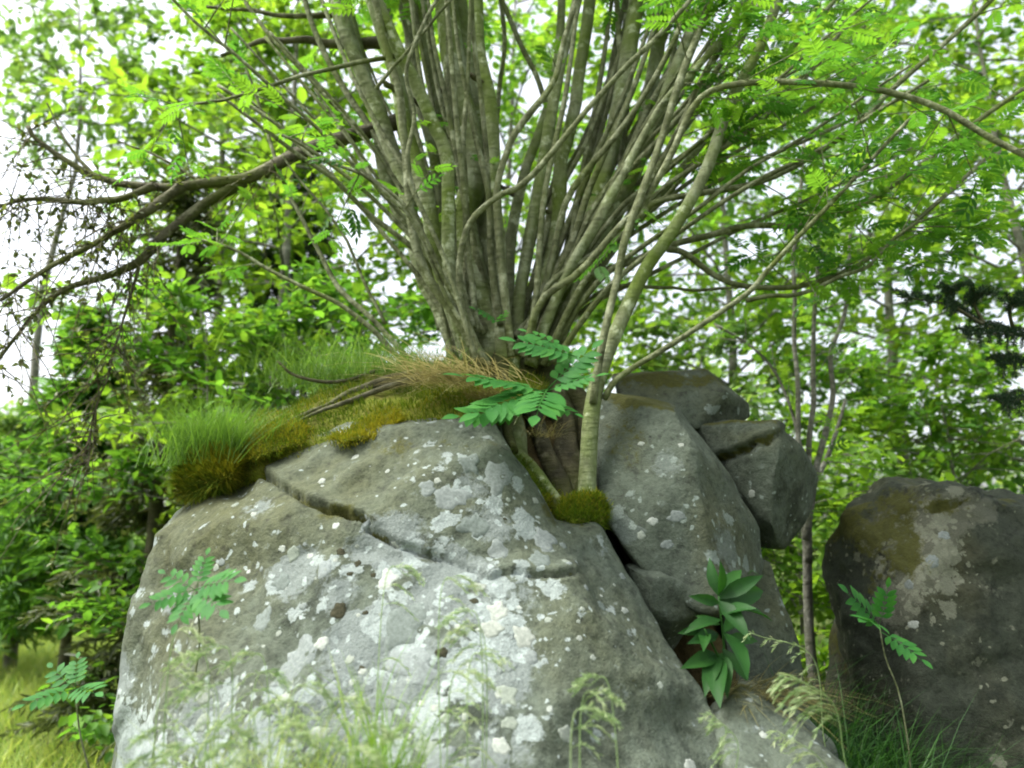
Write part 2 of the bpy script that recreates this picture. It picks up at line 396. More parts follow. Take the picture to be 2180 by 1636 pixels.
def fract(V, scale, octs=4, seed=0.0):
    off = Vector((seed * 7.3, seed * 3.1, seed * 5.7))
    return np.array([noise.fractal(Vector(v) * scale + off, 1.0, 2.1, octs) for v in V])
def seg_dist(px, py, poly):
    d = np.full(px.shape, 1e9); s = np.zeros(px.shape)
    poly = np.asarray(poly, float)
    for a, b in zip(poly[:-1], poly[1:]):
        ab = b - a; t = np.clip(((px - a[0]) * ab[0] + (py - a[1]) * ab[1]) / (ab @ ab), 0, 1)
        qx, qy = a[0] + t * ab[0], a[1] + t * ab[1]
        dd = np.hypot(px - qx, py - qy)
        side = np.sign(ab[0] * (py - a[1]) - ab[1] * (px - a[0]))
        s = np.where(dd < d, side, s); d = np.minimum(d, dd)
    return d, s
BVH = {}
def boulder(name, groups, mat, label, group=None, voxel=.03, smooth_it=6, bump=(.03, .012), cracks=(), blobs=(), seed=1, mossy_up=0.0, base=None, facets=(12, .93, .99)):
    V, N, Q, T = remeshed(groups, voxel, smooth_it)
    rgf = np.random.default_rng(900 + seed); cen = V.mean(0)
    for _ in range(facets[0]):      # knock flat facets off the block, as frost does
        nn = unit(rgf.normal(0, 1, 3)); h_ = (V - cen) @ nn; lim = h_.max() * rgf.uniform(facets[1], facets[2]); ex = np.maximum(0, h_ - lim)
        V = V - ex[:, None] * nn * .9
    V = V + N * (bump[0] * fract(V, 1.6, 3, seed) + bump[1] * fract(V, 6.5, 4, seed + 3))[:, None]
    # blocky facets: quantised noise gives broken-rock steps
    st = fract(V, 3.0, 2, seed + 9); V = V + N * ((.012 if voxel < .009 else .003) * np.tanh(st * 8))[:, None]
    px, py = project(V); front = np.einsum('ij,ij->i', N, CAM - V) > 0
    crack_mask = np.zeros(len(V))
    for poly, wpx, depth, step in cracks:
        jx = 16 * noise_arr(V * 7, 11) + 7 * noise_arr(V * 24, 12); d, s = seg_dist(px + jx, py + jx, poly)
        f = np.exp(-(d / wpx) ** 2) * front * np.clip(.65 + 1.1 * noise_arr(V * 4.5, 31), .15, 1)
        V = V - N * (depth * f)[:, None]; crack_mask = np.maximum(crack_mask, f)
        if step:
            g2 = np.exp(-(d / (wpx * 5)) ** 2) * front * (s < 0)
            V = V + N * (step * g2)[:, None]
    at = {k: np.zeros(len(V)) for k in ('lich', 'brown', 'dark', 'mossy')}
    for key, bx, by, brx, bry, amt in blobs:
        at[key] += amt * np.exp(-(((px - bx) / brx) ** 2 + ((py - by) / bry) ** 2)) * front
    at['mossy'] += .75 * crack_mask  # darkens the cracks: some moss, and their shade painted in
    if mossy_up: at['mossy'] += mossy_up * np.clip((N[:, 2] - .45) * 2.2, 0, 1)
    if base is None:
        c = V.mean(0); base = np.array([c[0], c[1], V[:, 2].min()])
    me = make_mesh(name, V - base, Q, T, True, None, at)
    o = link(name, me, mat, None, base); tag(o, label, 'boulder', group)
    BVH[o.name] = BVHTree.FromPolygons([tuple(v) for v in V], [tuple(q) for q in Q] + [tuple(t) for t in T])
    return o
def noise_arr(V, seed):
    off = Vector((seed, seed * 2.0, seed * 3.0))
    return np.array([noise.noise(Vector(v) + off) for v in V])
def G(x, y, z=-.15): return np.array([x, y, z])
def hit(names, px, py):
    o = Vector(CAM); d = (Vector(P(px, py, 3.0)) - o).normalized(); best = None
    for n in names:
        h = BVH[n].ray_cast(o, d)
        if h[0] is not None and (best is None or h[3] < best[3]): best = (*h, n)
    return best

front_boulder = boulder('boulder', [
    # upper block
    [P(300, 1250, 2.45), P(335, 1120, 2.5), P(385, 1058, 2.55), P(545, 1005, 2.5), P(700, 945, 2.42), P(830, 932, 2.40), P(950, 908, 2.36), P(1045, 900, 2.36),
     P(1078, 960, 2.36), P(1120, 1050, 2.36), P(1175, 1115, 2.34), P(1240, 1250, 2.2), P(840, 1165, 2.10), P(1090, 1210, 2.12), P(560, 1120, 2.22), P(420, 1200, 2.3), P(320, 1700, 2.3),
     P(1080, 880, 3.3), P(600, 860, 3.3), G(-1.15, 3.4), G(0.1, 3.4), G(.2, 1.6), G(-.95, 2.2)],
    # lower front mass
    [P(262, 1500, 2.32), P(285, 1400, 2.40), P(285, 1270, 2.46), P(420, 1230, 2.26), P(700, 1180, 2.13), P(850, 1200, 2.06), P(1030, 1250, 2.05), P(1200, 1230, 2.1),
     P(1265, 1115, 2.32), P(1330, 1195, 2.30), P(1362, 1280, 2.26), P(1430, 1370, 2.20), P(1505, 1490, 2.12), P(1560, 1640, 2.02), P(1600, 1740, 1.97),
     P(1150, 1640, 1.74), P(600, 1640, 1.80), P(330, 1640, 2.0), P(235, 1680, 2.25), G(-1.12, 2.25), G(-.72, 1.62), G(.1, 1.4), G(.55, 1.5), G(.85, 1.9), G(.75, 3.2), G(-1.2, 3.2),
     P(1240, 1050, 3.0), P(330, 1250, 3.2)]],
    M['rock'], 'large lichen-spotted grey boulder with a tree growing on its mossy top', voxel=.0085, smooth_it=7, facets=(24, .93, .985), bump=(.03, .014),
    cracks=[([(545, 1000), (620, 1045), (700, 1085), (775, 1105)], 6, .055, .014), ([(775, 1120), (850, 1168), (950, 1190), (1045, 1235), (1100, 1225), (1215, 1215)], 5, .035, .010),
            ([(1000, 1255), (1045, 1275)], 8, .02, 0)],
    blobs=[('lich', 1000, 1010, 130, 110, .5), ('lich', 1080, 1350, 110, 130, .5), ('lich', 1100, 1150, 190, 70, .25), ('lich', 860, 1400, 130, 230, .46), ('lich', 620, 1420, 150, 200, .36),
           ('lich', 1060, 1540, 90, 110, .35), ('lich', 660, 1190, 160, 80, .25), ('lich', 450, 1560, 200, 120, .34), ('lich', 270, 1600, 55, 140, .75), ('lich', 1450, 1340, 90, 90, .25), ('lich', 700, 1600, 300, 80, .25),
           ('brown', 450, 1130, 260, 140, .7), ('brown', 780, 1020, 260, 110, .6), ('brown', 1320, 1420, 200, 240, .35), ('brown', 420, 1400, 160, 160, .45), ('brown', 1150, 1130, 200, 90, .25),
           ('dark', 960, 1490, 130, 140, .95), ('dark', 720, 1330, 130, 130, .7), ('dark', 1000, 1300, 80, 60, .4), ('dark', 1300, 1600, 200, 80, .25),
           ('mossy', 1210, 1095, 70, 40, .5), ('mossy', 1470, 1400, 45, 60, .45), ('mossy', 690, 1090, 90, 22, .5), ('mossy', 850, 950, 260, 26, .35)],
    seed=2)
B_FRONT = front_boulder.name
slab_a = boulder('boulder', [[P(1262, 850, 2.66), P(1300, 838, 2.66), P(1440, 872, 2.52), P(1476, 940, 2.46), P(1532, 1305, 2.33), P(1490, 1320, 2.34), P(1345, 1200, 2.36), P(1280, 1100, 2.44), P(1262, 950, 2.58),
     P(1562, 1030, 2.62), P(1617, 1130, 2.64), P(1630, 1210, 2.66), P(1588, 1305, 2.58), P(1265, 860, 3.1), P(1440, 858, 3.1), P(1615, 1130, 3.1), P(1490, 1300, 3.0), P(1280, 1100, 3.0)]],
    M['rock_slab'], 'smooth grey leaning slab wedged between the front boulder and the cracked block', 'slabs stacked beside the front boulder', voxel=.011, smooth_it=2, bump=(.008, .009), facets=(4, .95, .99), mossy_up=.35,
    blobs=[('lich', 1440, 1080, 90, 150, .32), ('lich', 1330, 1090, 60, 60, .3), ('lich', 1560, 1180, 50, 80, .2), ('dark', 1310, 1000, 50, 120, .4), ('brown', 1530, 1130, 60, 150, .5), ('brown', 1330, 960, 60, 80, .4), ('dark', 1440, 1150, 50, 70, .4), ('mossy', 1320, 960, 60, 70, .42), ('mossy', 1340, 850, 80, 22, .6)], seed=4)
slab_b = boulder('boulder', [[P(1440, 905, 2.98), P(1480, 905, 2.86), P(1560, 893, 2.75), P(1655, 905, 2.74), P(1714, 952, 2.8), P(1744, 1012, 2.92), P(1724, 1095, 2.9), P(1674, 1174, 2.84), P(1622, 1170, 2.84), P(1560, 1030, 2.8),
     P(1655, 965, 2.66), P(1642, 1135, 2.72), P(1500, 900, 3.4), P(1700, 950, 3.4), P(1720, 1080, 3.4), P(1600, 1160, 3.3)]],
    M['rock_slab'], 'dark cracked grey block overhanging behind the smooth leaning slab', 'slabs stacked beside the front boulder', voxel=.013, smooth_it=2, bump=(.008, .010), facets=(5, .93, .98), mossy_up=.35,
    cracks=[([(1525, 975), (1580, 962), (1650, 922)], 8, .04, .02)],
    blobs=[('dark', 1680, 1080, 80, 100, .6), ('dark', 1560, 940, 60, 40, .25), ('lich', 1600, 1050, 40, 40, .35), ('brown', 1600, 930, 90, 30, .5), ('mossy', 1540, 895, 90, 16, .6)], seed=6)
slab_c = boulder('boulder', [[P(1310, 804, 2.95), P(1500, 789, 2.95), P(1546, 834, 2.87), P(1593, 860, 3.0), P(1594, 890, 3.02), P(1480, 920, 2.84), P(1400, 885, 2.84), P(1310, 850, 2.9), P(1300, 800, 3.5), P(1500, 793, 3.5), P(1590, 860, 3.5), P(1450, 900, 3.4)]],
    M['rock_slab'], 'flat-topped capstone with a mossy upper edge, highest of the stacked rocks', 'slabs stacked beside the front boulder', voxel=.013, smooth_it=2, bump=(.008, .010), facets=(5, .93, .98),
    blobs=[('brown', 1380, 830, 100, 30, .5), ('dark', 1570, 870, 40, 20, .6), ('mossy', 1400, 810, 120, 20, .6)], seed=8, mossy_up=.4)
slab_d = boulder('boulder', [[P(1585, 1170, 2.75), P(1640, 1200, 2.72), P(1672, 1290, 2.7), P(1705, 1390, 2.72), P(1650, 1440, 2.62), P(1560, 1430, 2.55), P(1545, 1290, 2.6), P(1600, 1180, 3.2), P(1690, 1380, 3.2), G(.75, 2.5), G(.95, 2.5), G(1.0, 3.1), G(.7, 3.1)]],
    M['rock_slab'], 'narrow upright stone holding up the smooth leaning slab, behind the broad-leaved plant', 'slabs stacked beside the front boulder', voxel=.014, smooth_it=2, bump=(.01, .01), facets=(6, .92, .98), blobs=[('brown', 1640, 1300, 60, 120, .4)], seed=10)
slab_e = boulder('boulder', [[P(1335, 1200, 2.36), P(1400, 1215, 2.32), P(1460, 1245, 2.32), P(1500, 1290, 2.34), P(1430, 1310, 2.30), P(1370, 1275, 2.28), P(1330, 1250, 2.7), P(1500, 1300, 2.7), P(1400, 1420, 2.5), P(1330, 1200, 2.6)]],
    M['rock_slab'], 'small grey wedge stone jammed under the leaning slab', 'slabs stacked beside the front boulder', voxel=.012, smooth_it=1, bump=(.006, .008), facets=(8, .82, .95), blobs=[('lich', 1400, 1240, 40, 20, .3)], seed=12)
slab_f = boulder('boulder', [[P(1490, 1470, 2.2), P(1560, 1470, 2.15), P(1640, 1520, 2.06), P(1740, 1590, 1.98), P(1850, 1690, 1.9), P(1560, 1690, 1.88), P(1600, 1440, 2.5), P(1760, 1560, 2.5), G(.45, 1.75), G(.95, 1.7), G(1.1, 2.2), G(.5, 2.5)]],
    M['rock'], 'low grey rock sloping down at the foot of the broad-leaved plant', 'slabs stacked beside the front boulder', voxel=.014, smooth_it=2, bump=(.012, .012), facets=(8, .9, .98), blobs=[('lich', 1640, 1560, 70, 50, .4), ('brown', 1560, 1500, 60, 40, .5), ('mossy', 1560, 1470, 60, 24, .5)], seed=14)
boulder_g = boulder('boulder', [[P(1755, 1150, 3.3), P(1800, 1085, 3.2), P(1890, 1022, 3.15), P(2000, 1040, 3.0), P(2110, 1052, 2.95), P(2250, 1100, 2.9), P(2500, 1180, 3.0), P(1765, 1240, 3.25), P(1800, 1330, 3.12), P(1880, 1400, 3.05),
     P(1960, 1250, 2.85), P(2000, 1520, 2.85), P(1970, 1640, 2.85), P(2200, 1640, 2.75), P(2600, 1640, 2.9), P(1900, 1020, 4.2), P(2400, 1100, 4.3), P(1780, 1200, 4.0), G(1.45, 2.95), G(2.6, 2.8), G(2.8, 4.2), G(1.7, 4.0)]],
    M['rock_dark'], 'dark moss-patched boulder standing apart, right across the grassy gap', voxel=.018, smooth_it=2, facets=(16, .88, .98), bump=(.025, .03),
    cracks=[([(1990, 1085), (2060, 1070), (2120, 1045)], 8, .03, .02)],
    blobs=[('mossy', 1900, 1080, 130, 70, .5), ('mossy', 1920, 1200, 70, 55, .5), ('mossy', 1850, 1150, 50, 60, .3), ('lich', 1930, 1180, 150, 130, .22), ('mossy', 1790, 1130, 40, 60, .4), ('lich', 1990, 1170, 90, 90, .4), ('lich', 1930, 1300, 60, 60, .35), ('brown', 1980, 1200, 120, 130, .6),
           ('lich', 2060, 1080, 80, 50, .35), ('lich', 1860, 1180, 60, 60, .3), ('lich', 2000, 1260, 90, 60, .3), ('mossy', 1850, 1260, 40, 40, .3), ('mossy', 2150, 1060, 60, 30, .35), ('dark', 1800, 1250, 60, 90, .6), ('dark', 2120, 1420, 130, 200, .5)], seed=16)  # last two dark blobs paint shade on the underside and low right
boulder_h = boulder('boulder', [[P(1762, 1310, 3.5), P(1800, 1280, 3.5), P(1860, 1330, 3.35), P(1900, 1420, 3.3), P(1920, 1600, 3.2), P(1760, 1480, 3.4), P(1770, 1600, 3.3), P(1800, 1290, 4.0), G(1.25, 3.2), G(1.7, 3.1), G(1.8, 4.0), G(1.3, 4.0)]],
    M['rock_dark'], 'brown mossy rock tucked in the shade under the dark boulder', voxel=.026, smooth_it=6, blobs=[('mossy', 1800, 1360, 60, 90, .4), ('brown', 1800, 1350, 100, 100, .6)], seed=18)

# lichen crusts: thin irregular discs that follow the stone
def crust_patch(o, px, py, rpx, mat, seed, ratio=1.0):
    h = hit([o.name], px, py)
    if h is None: return
    c, n, _, dist, _ = h
    rg = np.random.default_rng(seed)
    t = n.cross(Vector((0, 0, 1))).normalized(); b = n.cross(t)
    R = rpx * PXM * dist; m = 22
    ph = rg.uniform(0, 6.28, 7); amp = rg.uniform(.03, .11, 7) * (1.4 if rpx > 18 else .8) / np.array([1, 1, 1, 1.2, 1.4, 1.5, 1.6]); jit = 1 + rg.normal(0, .035, m)
    V = []; bv = BVH[o.name]
    for ring, lift in ((0, .0011), (.6, .0011), (.92, .0006), (1.0, -.002)):
        for k_ in range(1 if ring == 0 else m):
            a = k_ / m * 2 * math.pi
            r = R * ring * (1 + sum(amp[i] * math.sin((i + 2) * a + ph[i]) for i in range(7))) * jit[k_]
            p = c + t * (r * math.cos(a)) + b * (r * math.sin(a) * ratio)
            q = bv.find_nearest(p)
            V.append(np.array(q[0] + n * (lift * min(1.0, R / .012))))
    T = [(0, 1 + k_, 1 + (k_ + 1) % m) for k_ in range(m)]
    Q = [(1 + r_ * m + k_, 1 + (r_ + 1) * m + k_, 1 + (r_ + 1) * m + (k_ + 1) % m, 1 + r_ * m + (k_ + 1) % m) for r_ in range(2) for k_ in range(m)]
    mb = MB(); mb.add(V, Q, T); mb.build('lichen_patch', mat, o)
white = [(625, 1180, 20), (840, 1165, 19), (825, 1235, 28), (1020, 1250, 20), (1205, 1195, 12), (1060, 1300, 30), (1045, 1340, 34), (1115, 1355, 30), (1080, 1480, 30), (1085, 1540, 22), (1065, 1590, 25), (1205, 1562, 26),
         (925, 1508, 13), (948, 1530, 15), (990, 1527, 10), (435, 1480, 22), (430, 1540, 20), (685, 1370, 18), (745, 1405, 12), (1330, 1300, 13), (1430, 1375, 12), (1365, 1140, 12), (1390, 1110, 14), (1365, 945, 9), (1450, 948, 8),
         (715, 1120, 12), (500, 1075, 12), (540, 1095, 9), (420, 1320, 9), (405, 1345, 9), (1600, 1052, 10), (1470, 1630, 20), (1165, 1165, 12), (670, 945, 8), (905, 1590, 30), (680, 1560, 24), (600, 1490, 20), (1945, 1330, 14), (1625, 1565, 10), (840, 1560, 18)]
grey = [(1060, 1015, 44), (1000, 985, 30), (960, 1060, 46), (1010, 1120, 40), (1160, 1150, 34), (1060, 1175, 30), (1150, 1190, 30), (910, 1040, 24), (640, 1400, 50), (610, 1440, 40), (860, 1330, 56), (870, 1410, 60), (830, 1480, 60), (900, 1440, 40), (560, 1320, 30), (690, 1210, 26),
        (1080, 1420, 26), (1130, 1400, 20), (1040, 1640, 60), (930, 1620, 40), (440, 1590, 36), (520, 1560, 30), (700, 1480, 30), (600, 1240, 24), (780, 1130, 20), (1280, 1290, 14), (1440, 1100, 24), (1420, 1160, 18), (1985, 1195, 16), (2010, 1140, 13), (1935, 1245, 14)]
darks = [(725, 1175, 12), (762, 1200, 9), (745, 1222, 9), (795, 1225, 8), (778, 1305, 9), (770, 1425, 9), (1010, 1280, 12), (940, 1390, 18), (720, 1300, 22), (1075, 1105, 6)]
ALLB = [front_boulder, slab_a, slab_b, slab_f, boulder_g]
for lst, mat, s0 in ((grey, 'lichen_grey', 100), (white, 'lichen_white', 300), (darks, 'lichen_dark', 500)):
    for i, (x, y, r) in enumerate(lst):
        h = hit([b.name for b in ALLB], x, y)
        if h is None: continue
        crust_patch(bpy.data.objects[h[4]], x, y, r * .8, M[mat], s0 + i, np.random.default_rng(s0 + i).uniform(.7, 1.15))
rg = np.random.default_rng(77)
for i in range(110):       # small scattered crusts
    x, y = rg.uniform(320, 1480), rg.uniform(960, 1620)
    h = hit([B_FRONT], x, y)
    if h: crust_patch(front_boulder, x, y, rg.uniform(3.5, 9), M['lichen_white' if rg.random() < .75 else 'lichen_grey'], 700 + i)

# ------------------------------------------------------------------ moss bank on the boulder, moss cushions
def blades(mb, pos, lean, height, width, rg, tint, droop=.5, seg=3):
    """curved grass blades, each a strip that tapers to a point"""
    n = len(pos); lean = np.asarray(lean, float)
    side = unit(np.cross(lean + rg.normal(0, .3, (n, 3)), np.array([0, 0, 1.0])) + 1e-4)
    horiz = lean.copy(); horiz[:, 2] = 0; horiz = unit(horiz + rg.normal(0, .15, (n, 3)) * np.array([1, 1, 0]))
    up0 = unit(lean)
    V = []; 
    for k_ in range(seg + 1):
        t = k_ / seg
        c = pos + up0 * (height * t)[:, None] + (horiz * (droop * height * t * t)[:, None] if np.ndim(droop) else horiz * (droop * height * t * t)[:, None]) - np.array([0, 0, 1]) * ((droop if np.ndim(droop) else np.full(n, droop)) * .75 * height * t ** 2.4)[:, None]
        w = (width * (1 - t) ** .7)[:, None] * .5
        if k_ < seg: V += [c - side * w, c + side * w]
        else: V += [c]
    V = np.stack(V, 1)                                   # n, 2*seg+1, 3
    m = 2 * seg + 1; off = (np.arange(n) * m)[:, None]
    Q = np.concatenate([off + np.array([[2 * s, 2 * s + 1, 2 * s + 3, 2 * s + 2]]) for s in range(seg - 1)]) if seg > 1 else None
    T = off + np.array([[2 * seg - 2, 2 * seg - 1, 2 * seg]])
    mb.add(V.reshape(-1, 3), Q, T, np.tile(tint, seg - 1) if seg > 1 else 0, tint)
def bank(name, groups, mat, voxel, seed, bump=.03):
    V, N, Q, T = remeshed(groups, voxel, 5)
    V = V + N * (bump * fract(V, 5, 4, seed) + bump * .4 * fract(V, 18, 3, seed))[:, None]
    BVH[name] = BVHTree.FromPolygons([tuple(v) for v in V], [tuple(q) for q in Q] + [tuple(t) for t in T])
    return V, N, Q, T
def fuzz(V, N, rg, n, h, w, tint_lo, tint_hi, mask=None, droop=.3):
    px, py = project(V); f = np.einsum('ij,ij->i', N, CAM - V) > -.2
    if mask is not None: f &= mask(px, py)
    idx = np.nonzero(f)[0]
    if len(idx) == 0: return None
    nz_ = noise_arr(V[idx] * 6.5, 51); keep = nz_ > -.32; idx = idx[keep]; nz_ = nz_[keep]
    sel = rg.integers(0, len(idx), n); i = idx[sel]; pat = nz_[sel]; pos = V[i] + rg.normal(0, .006, (n, 3))
    mb = MB(); blades(mb, pos, N[i] + np.array([0, 0, .5]) + rg.normal(0, .35, (n, 3)), rg.uniform(.5, 1, n) * h, np.full(n, w), rg, np.clip(rg.uniform(tint_lo, tint_hi, n) + pat * .7, 0, 1.2), droop, 2)
    return mb
V, N, Q, T = bank('bank', [
    [P(365, 1040, 2.62), P(372, 1000, 2.66), P(420, 960, 2.7), P(520, 885, 2.8), P(640, 862, 2.85), P(780, 812, 2.9), P(860, 785, 2.95), P(960, 775, 3.0), P(1100, 790, 2.98), P(1180, 810, 2.9),
     P(540, 1000, 2.55), P(700, 935, 2.48), P(830, 925, 2.46), P(950, 902, 2.42), P(1050, 893, 2.42), P(450, 1055, 2.56), P(1080, 860, 2.5), P(1160, 830, 2.7),
     P(500, 1000, 3.2), P(900, 800, 3.5), P(1150, 810, 3.5), P(700, 1000, 3.0), P(1000, 960, 3.0)]], M['mossbed'], .018, 21)
bank_o = P(800, 990, 2.95)
moss_bank = empty('moss_bank', bank_o, 'bank of moss and peaty soil capping the front boulder under the tree', 'moss')
link('soil', make_mesh('soil', V - bank_o, Q, T), M['mossbed'], moss_bank)
BANKV, BANKN = V, N
rg = np.random.default_rng(5)
fz = fuzz(V, N, rg, 16000, .03, .0035, .0, .85, None, .2); fz.build('moss', M['moss'], moss_bank, kind='stuff')
# cushions
def cushion(label, pts, seed, n, fuzz_h=.022, mat='moss', lo=.2, hi=1.0, voxel=.012):
    V, N, Q, T = bank('c%d' % seed, [pts], M['mossbed'], voxel, seed, .02)
    b = np.array([V[:, 0].mean(), V[:, 1].mean(), V[:, 2].min()])
    e = empty('moss_cushion', b, label, 'moss', 'moss cushions on the rocks')
    link('moss_bed', make_mesh('moss_bed', V - b, Q, T), M['mossbed'], e)
    fz = fuzz(V, N, np.random.default_rng(seed), n, fuzz_h, .0035, lo, hi, None, .2); fz.build('moss_fuzz', M[mat], e, kind='stuff')
cushion('bright green moss cushion on the bank beside the grass tuft', [P(515, 955, 2.54), P(560, 905, 2.56), P(620, 895, 2.60), P(665, 915, 2.56), P(650, 945, 2.50), P(560, 975, 2.46), P(530, 985, 2.46), P(560, 940, 2.9), P(640, 930, 2.9)], 31, 5000, .02, 'moss', .35, .9)
cushion('golden brown moss cushion hanging over the boulder shoulder under the grass tuft', [P(368, 1035, 2.56), P(385, 985, 2.56), P(450, 960, 2.54), P(520, 980, 2.5), P(500, 1010, 2.48), P(440, 1040, 2.5), P(392, 1066, 2.54), P(470, 1025, 2.47), P(430, 1000, 2.8), P(500, 1000, 2.8)], 32, 9000, .05, 'moss', .45, 1.3)
cushion('dark moss filling the bottom of the cleft below the tree', [P(1170, 1100, 2.34), P(1190, 1060, 2.38), P(1265, 1045, 2.4), P(1300, 1080, 2.4), P(1285, 1118, 2.33), P(1220, 1118, 2.3), P(1230, 1090, 2.7), P(1280, 1090, 2.7)], 33, 3500, .022, 'moss', .0, .6)
cushion('yellow moss strip along the front edge of the bank above the crack', [P(690, 935, 2.40), P(760, 895, 2.44), P(840, 870, 2.46), P(860, 900, 2.40), P(800, 935, 2.36), P(720, 945, 2.36), P(780, 910, 2.8), P(850, 900, 2.8)], 34, 4000, .022, 'moss', .4, 1.1)
cushion('olive moss along the rim of the cleft left of the hollow', [P(1075, 960, 2.38), P(1100, 1000, 2.38), P(1150, 1070, 2.38), P(1180, 1090, 2.36), P(1120, 1060, 2.36), P(1085, 1000, 2.36), P(1120, 980, 2.55), P(1190, 1060, 2.55)], 35, 2500, .02, 'moss', .1, .7)

# grass tufts on the rock
def tuft(label, cpx, cpy, Y, rx, n, h, mat, lean, spread, droop, lo=0, hi=1, w=.0035, seed=0, depth=.1, name='grass_tuft', cat='grass', group=None):
    rg = np.random.default_rng(seed)
    c = P(cpx, cpy, Y); R = rx * PXM * Y
    pos = c + np.stack([rg.normal(0, R * .5, n), rg.normal(0, depth * .5, n), np.zeros(n)], -1)
    lv = np.array(lean) + rg.normal(0, spread, (n, 3)); lv[:, 2] = np.abs(lv[:, 2])
    mb = MB(); blades(mb, pos, lv, rg.uniform(.45, 1, n) * h, np.full(n, w), rg, rg.uniform(lo, hi, n), rg.uniform(.3, 1, n) * droop, 4)
    o = mb.build(name, M[mat], None, tuple(c)); return tag(o, label, cat, group)
tuft('fine green grass tuft on the golden moss at the boulder shoulder', 455, 995, 2.58, 95, 1300, .34, 'grass', (.05, -.05, 1), .28, .5, -.2, .45, .0028, 41)
tuft('dry straw-coloured grass combed over the boulder edge below the trunks', 985, 812, 2.55, 120, 300, .24, 'grass_dry', (-.45, -.6, .3), .22, .85, -.1, 1.1, .0045, 42, .16)
tuft('short green grass growing at the foot of the trunks on the bank', 880, 800, 2.85, 130, 700, .16, 'grass', (-.1, -.2, 1), .4, .6, -.3, .3, .003, 43, .2)
tuft('loose green grass on the back of the moss bank beside the shoots', 720, 815, 3.05, 170, 1100, .26, 'grass', (-.1, 0, 1), .4, .5, -.1, .5, .003, 44, .3)
tuft('dry reddish grass in the moss above the cleft', 1050, 850, 2.48, 60, 200, .13, 'grass_dry', (-.3, -.6, .35), .3, .7, 0, .35, .003, 45, .08)
tuft('thin dead grass hanging inside the hollow of the cleft', 1150, 930, 2.5, 40, 60, .16, 'grass_dry', (.2, -.2, -.2), .3, .9, 0, .4, .002, 46, .05)

# ------------------------------------------------------------------ the many-stemmed rowan on the boulder
TREE_B = P(1080, 800, 2.92)
rowan = empty('rowan_tree', TREE_B, 'many-stemmed rowan with a fan of mossy grey trunks on top of the boulder', 'tree')
LEAVES = []        # (pos, dir, up, size, tint)
def px_path(pts, Y0, Y1, n=26):
    pts = np.asarray(pts, float)
    s = np.concatenate([[0], np.cumsum(np.hypot(*np.diff(pts, axis=0).T))]); s /= s[-1]
    W3 = np.array([P(x, y, Y0 + (Y1 - Y0) * t) for (x, y), t in zip(pts, s)])
    return catmull(W3, n)
sseed = [0]
def stem(parent, pts, w0, w1, Y0, Y1, name='stem', mat='bark', sides=10, extend=0.0, flare=1.25, n=30, lump=.05, lab=None, embed=True):
    sseed[0] += 1; rg = np.random.default_rng(1000 + sseed[0])
    path = px_path(pts, Y0, Y1, n)
    if extend:
        d = unit(path[-1] - path[-4]); ex = [path[-1] + (d * k_ * extend / 5 + np.array([0, 0, .04]) * k_ * k_ * .3) for k_ in range(1, 6)]
        path = np.vstack([path, ex])
    m = len(path); t = np.linspace(0, 1, m)
    L = np.linalg.norm(np.diff(path, axis=0), axis=1).sum()
    wob = np.stack([np.interp(t, np.linspace(0, 1, 9), rg.normal(0, .006, 9)) for _ in range(3)], -1) * min(1, L) * np.sin(np.pi * t)[:, None] * 1.3
    path = path + wob
    r = (w0 + (w1 - w0) * np.clip(t * 1.1, 0, 1)) * .5 * PXM * (Y0 + (Y1 - Y0) * t)
    r = r * (1 + (flare - 1) * np.exp(-t * 14))
    if extend: r[-6:] *= np.linspace(1, .35, 6)
    mb = MB(); tube(mb, path, r, sides, lump, sseed[0])
    o = mb.build(name, M[mat], parent)
    if lab: o['label'] = lab
    return path, r
def sprays(path, rg, n_twig, f0, f1, tl, leaf, per, tree_leaves, twig_mb, upb=.9, side=None, droop=.25, thick=.0028):
    m = len(path)
    for _ in range(n_twig):
        i = int(rg.uniform(f0, f1) * (m - 1)); p = path[i]; d0 = unit(path[min(i + 1, m - 1)] - path[max(i - 1, 0)])
        d = unit(d0 * .5 + rg.normal(0, .6, 3) * np.array([1, 1, .55]) + np.array([0, 0, .1]))
        if side is not None: d = unit(d + np.asarray(side) * .5)
        L = tl * rg.uniform(.5, 1.2)
        ts = np.linspace(0, 1, 5)[:, None]
        tw = p + d * L * ts + np.array([0, 0, -droop * .5]) * L * ts ** 2
        tube(twig_mb, tw, np.linspace(thick, thick * .5, 5), 4, cap=False)
        k_ = rg.integers(max(2, per - 2), per + 2)
        for q in range(k_):
            t = .25 + .75 * (q + .5) / k_; c = p + d * L * t + np.array([0, 0, -droop * .5]) * L * t * t
            sd = unit(np.cross(d, [0, 0, 1.0]) + 1e-6) * (1 if q % 2 else -1)
            ld = unit(d * .55 + sd * rg.uniform(.5, 1) + np.array([0, 0, rg.uniform(-.45, .1)]) + rg.normal(0, .15, 3))
            up = unit(np.array([0, 0, upb]) + rg.normal(0, .28, 3))
            tree_leaves.append((c, ld, up, leaf * rg.uniform(.65, 1.15), rg.uniform(0, 1)))
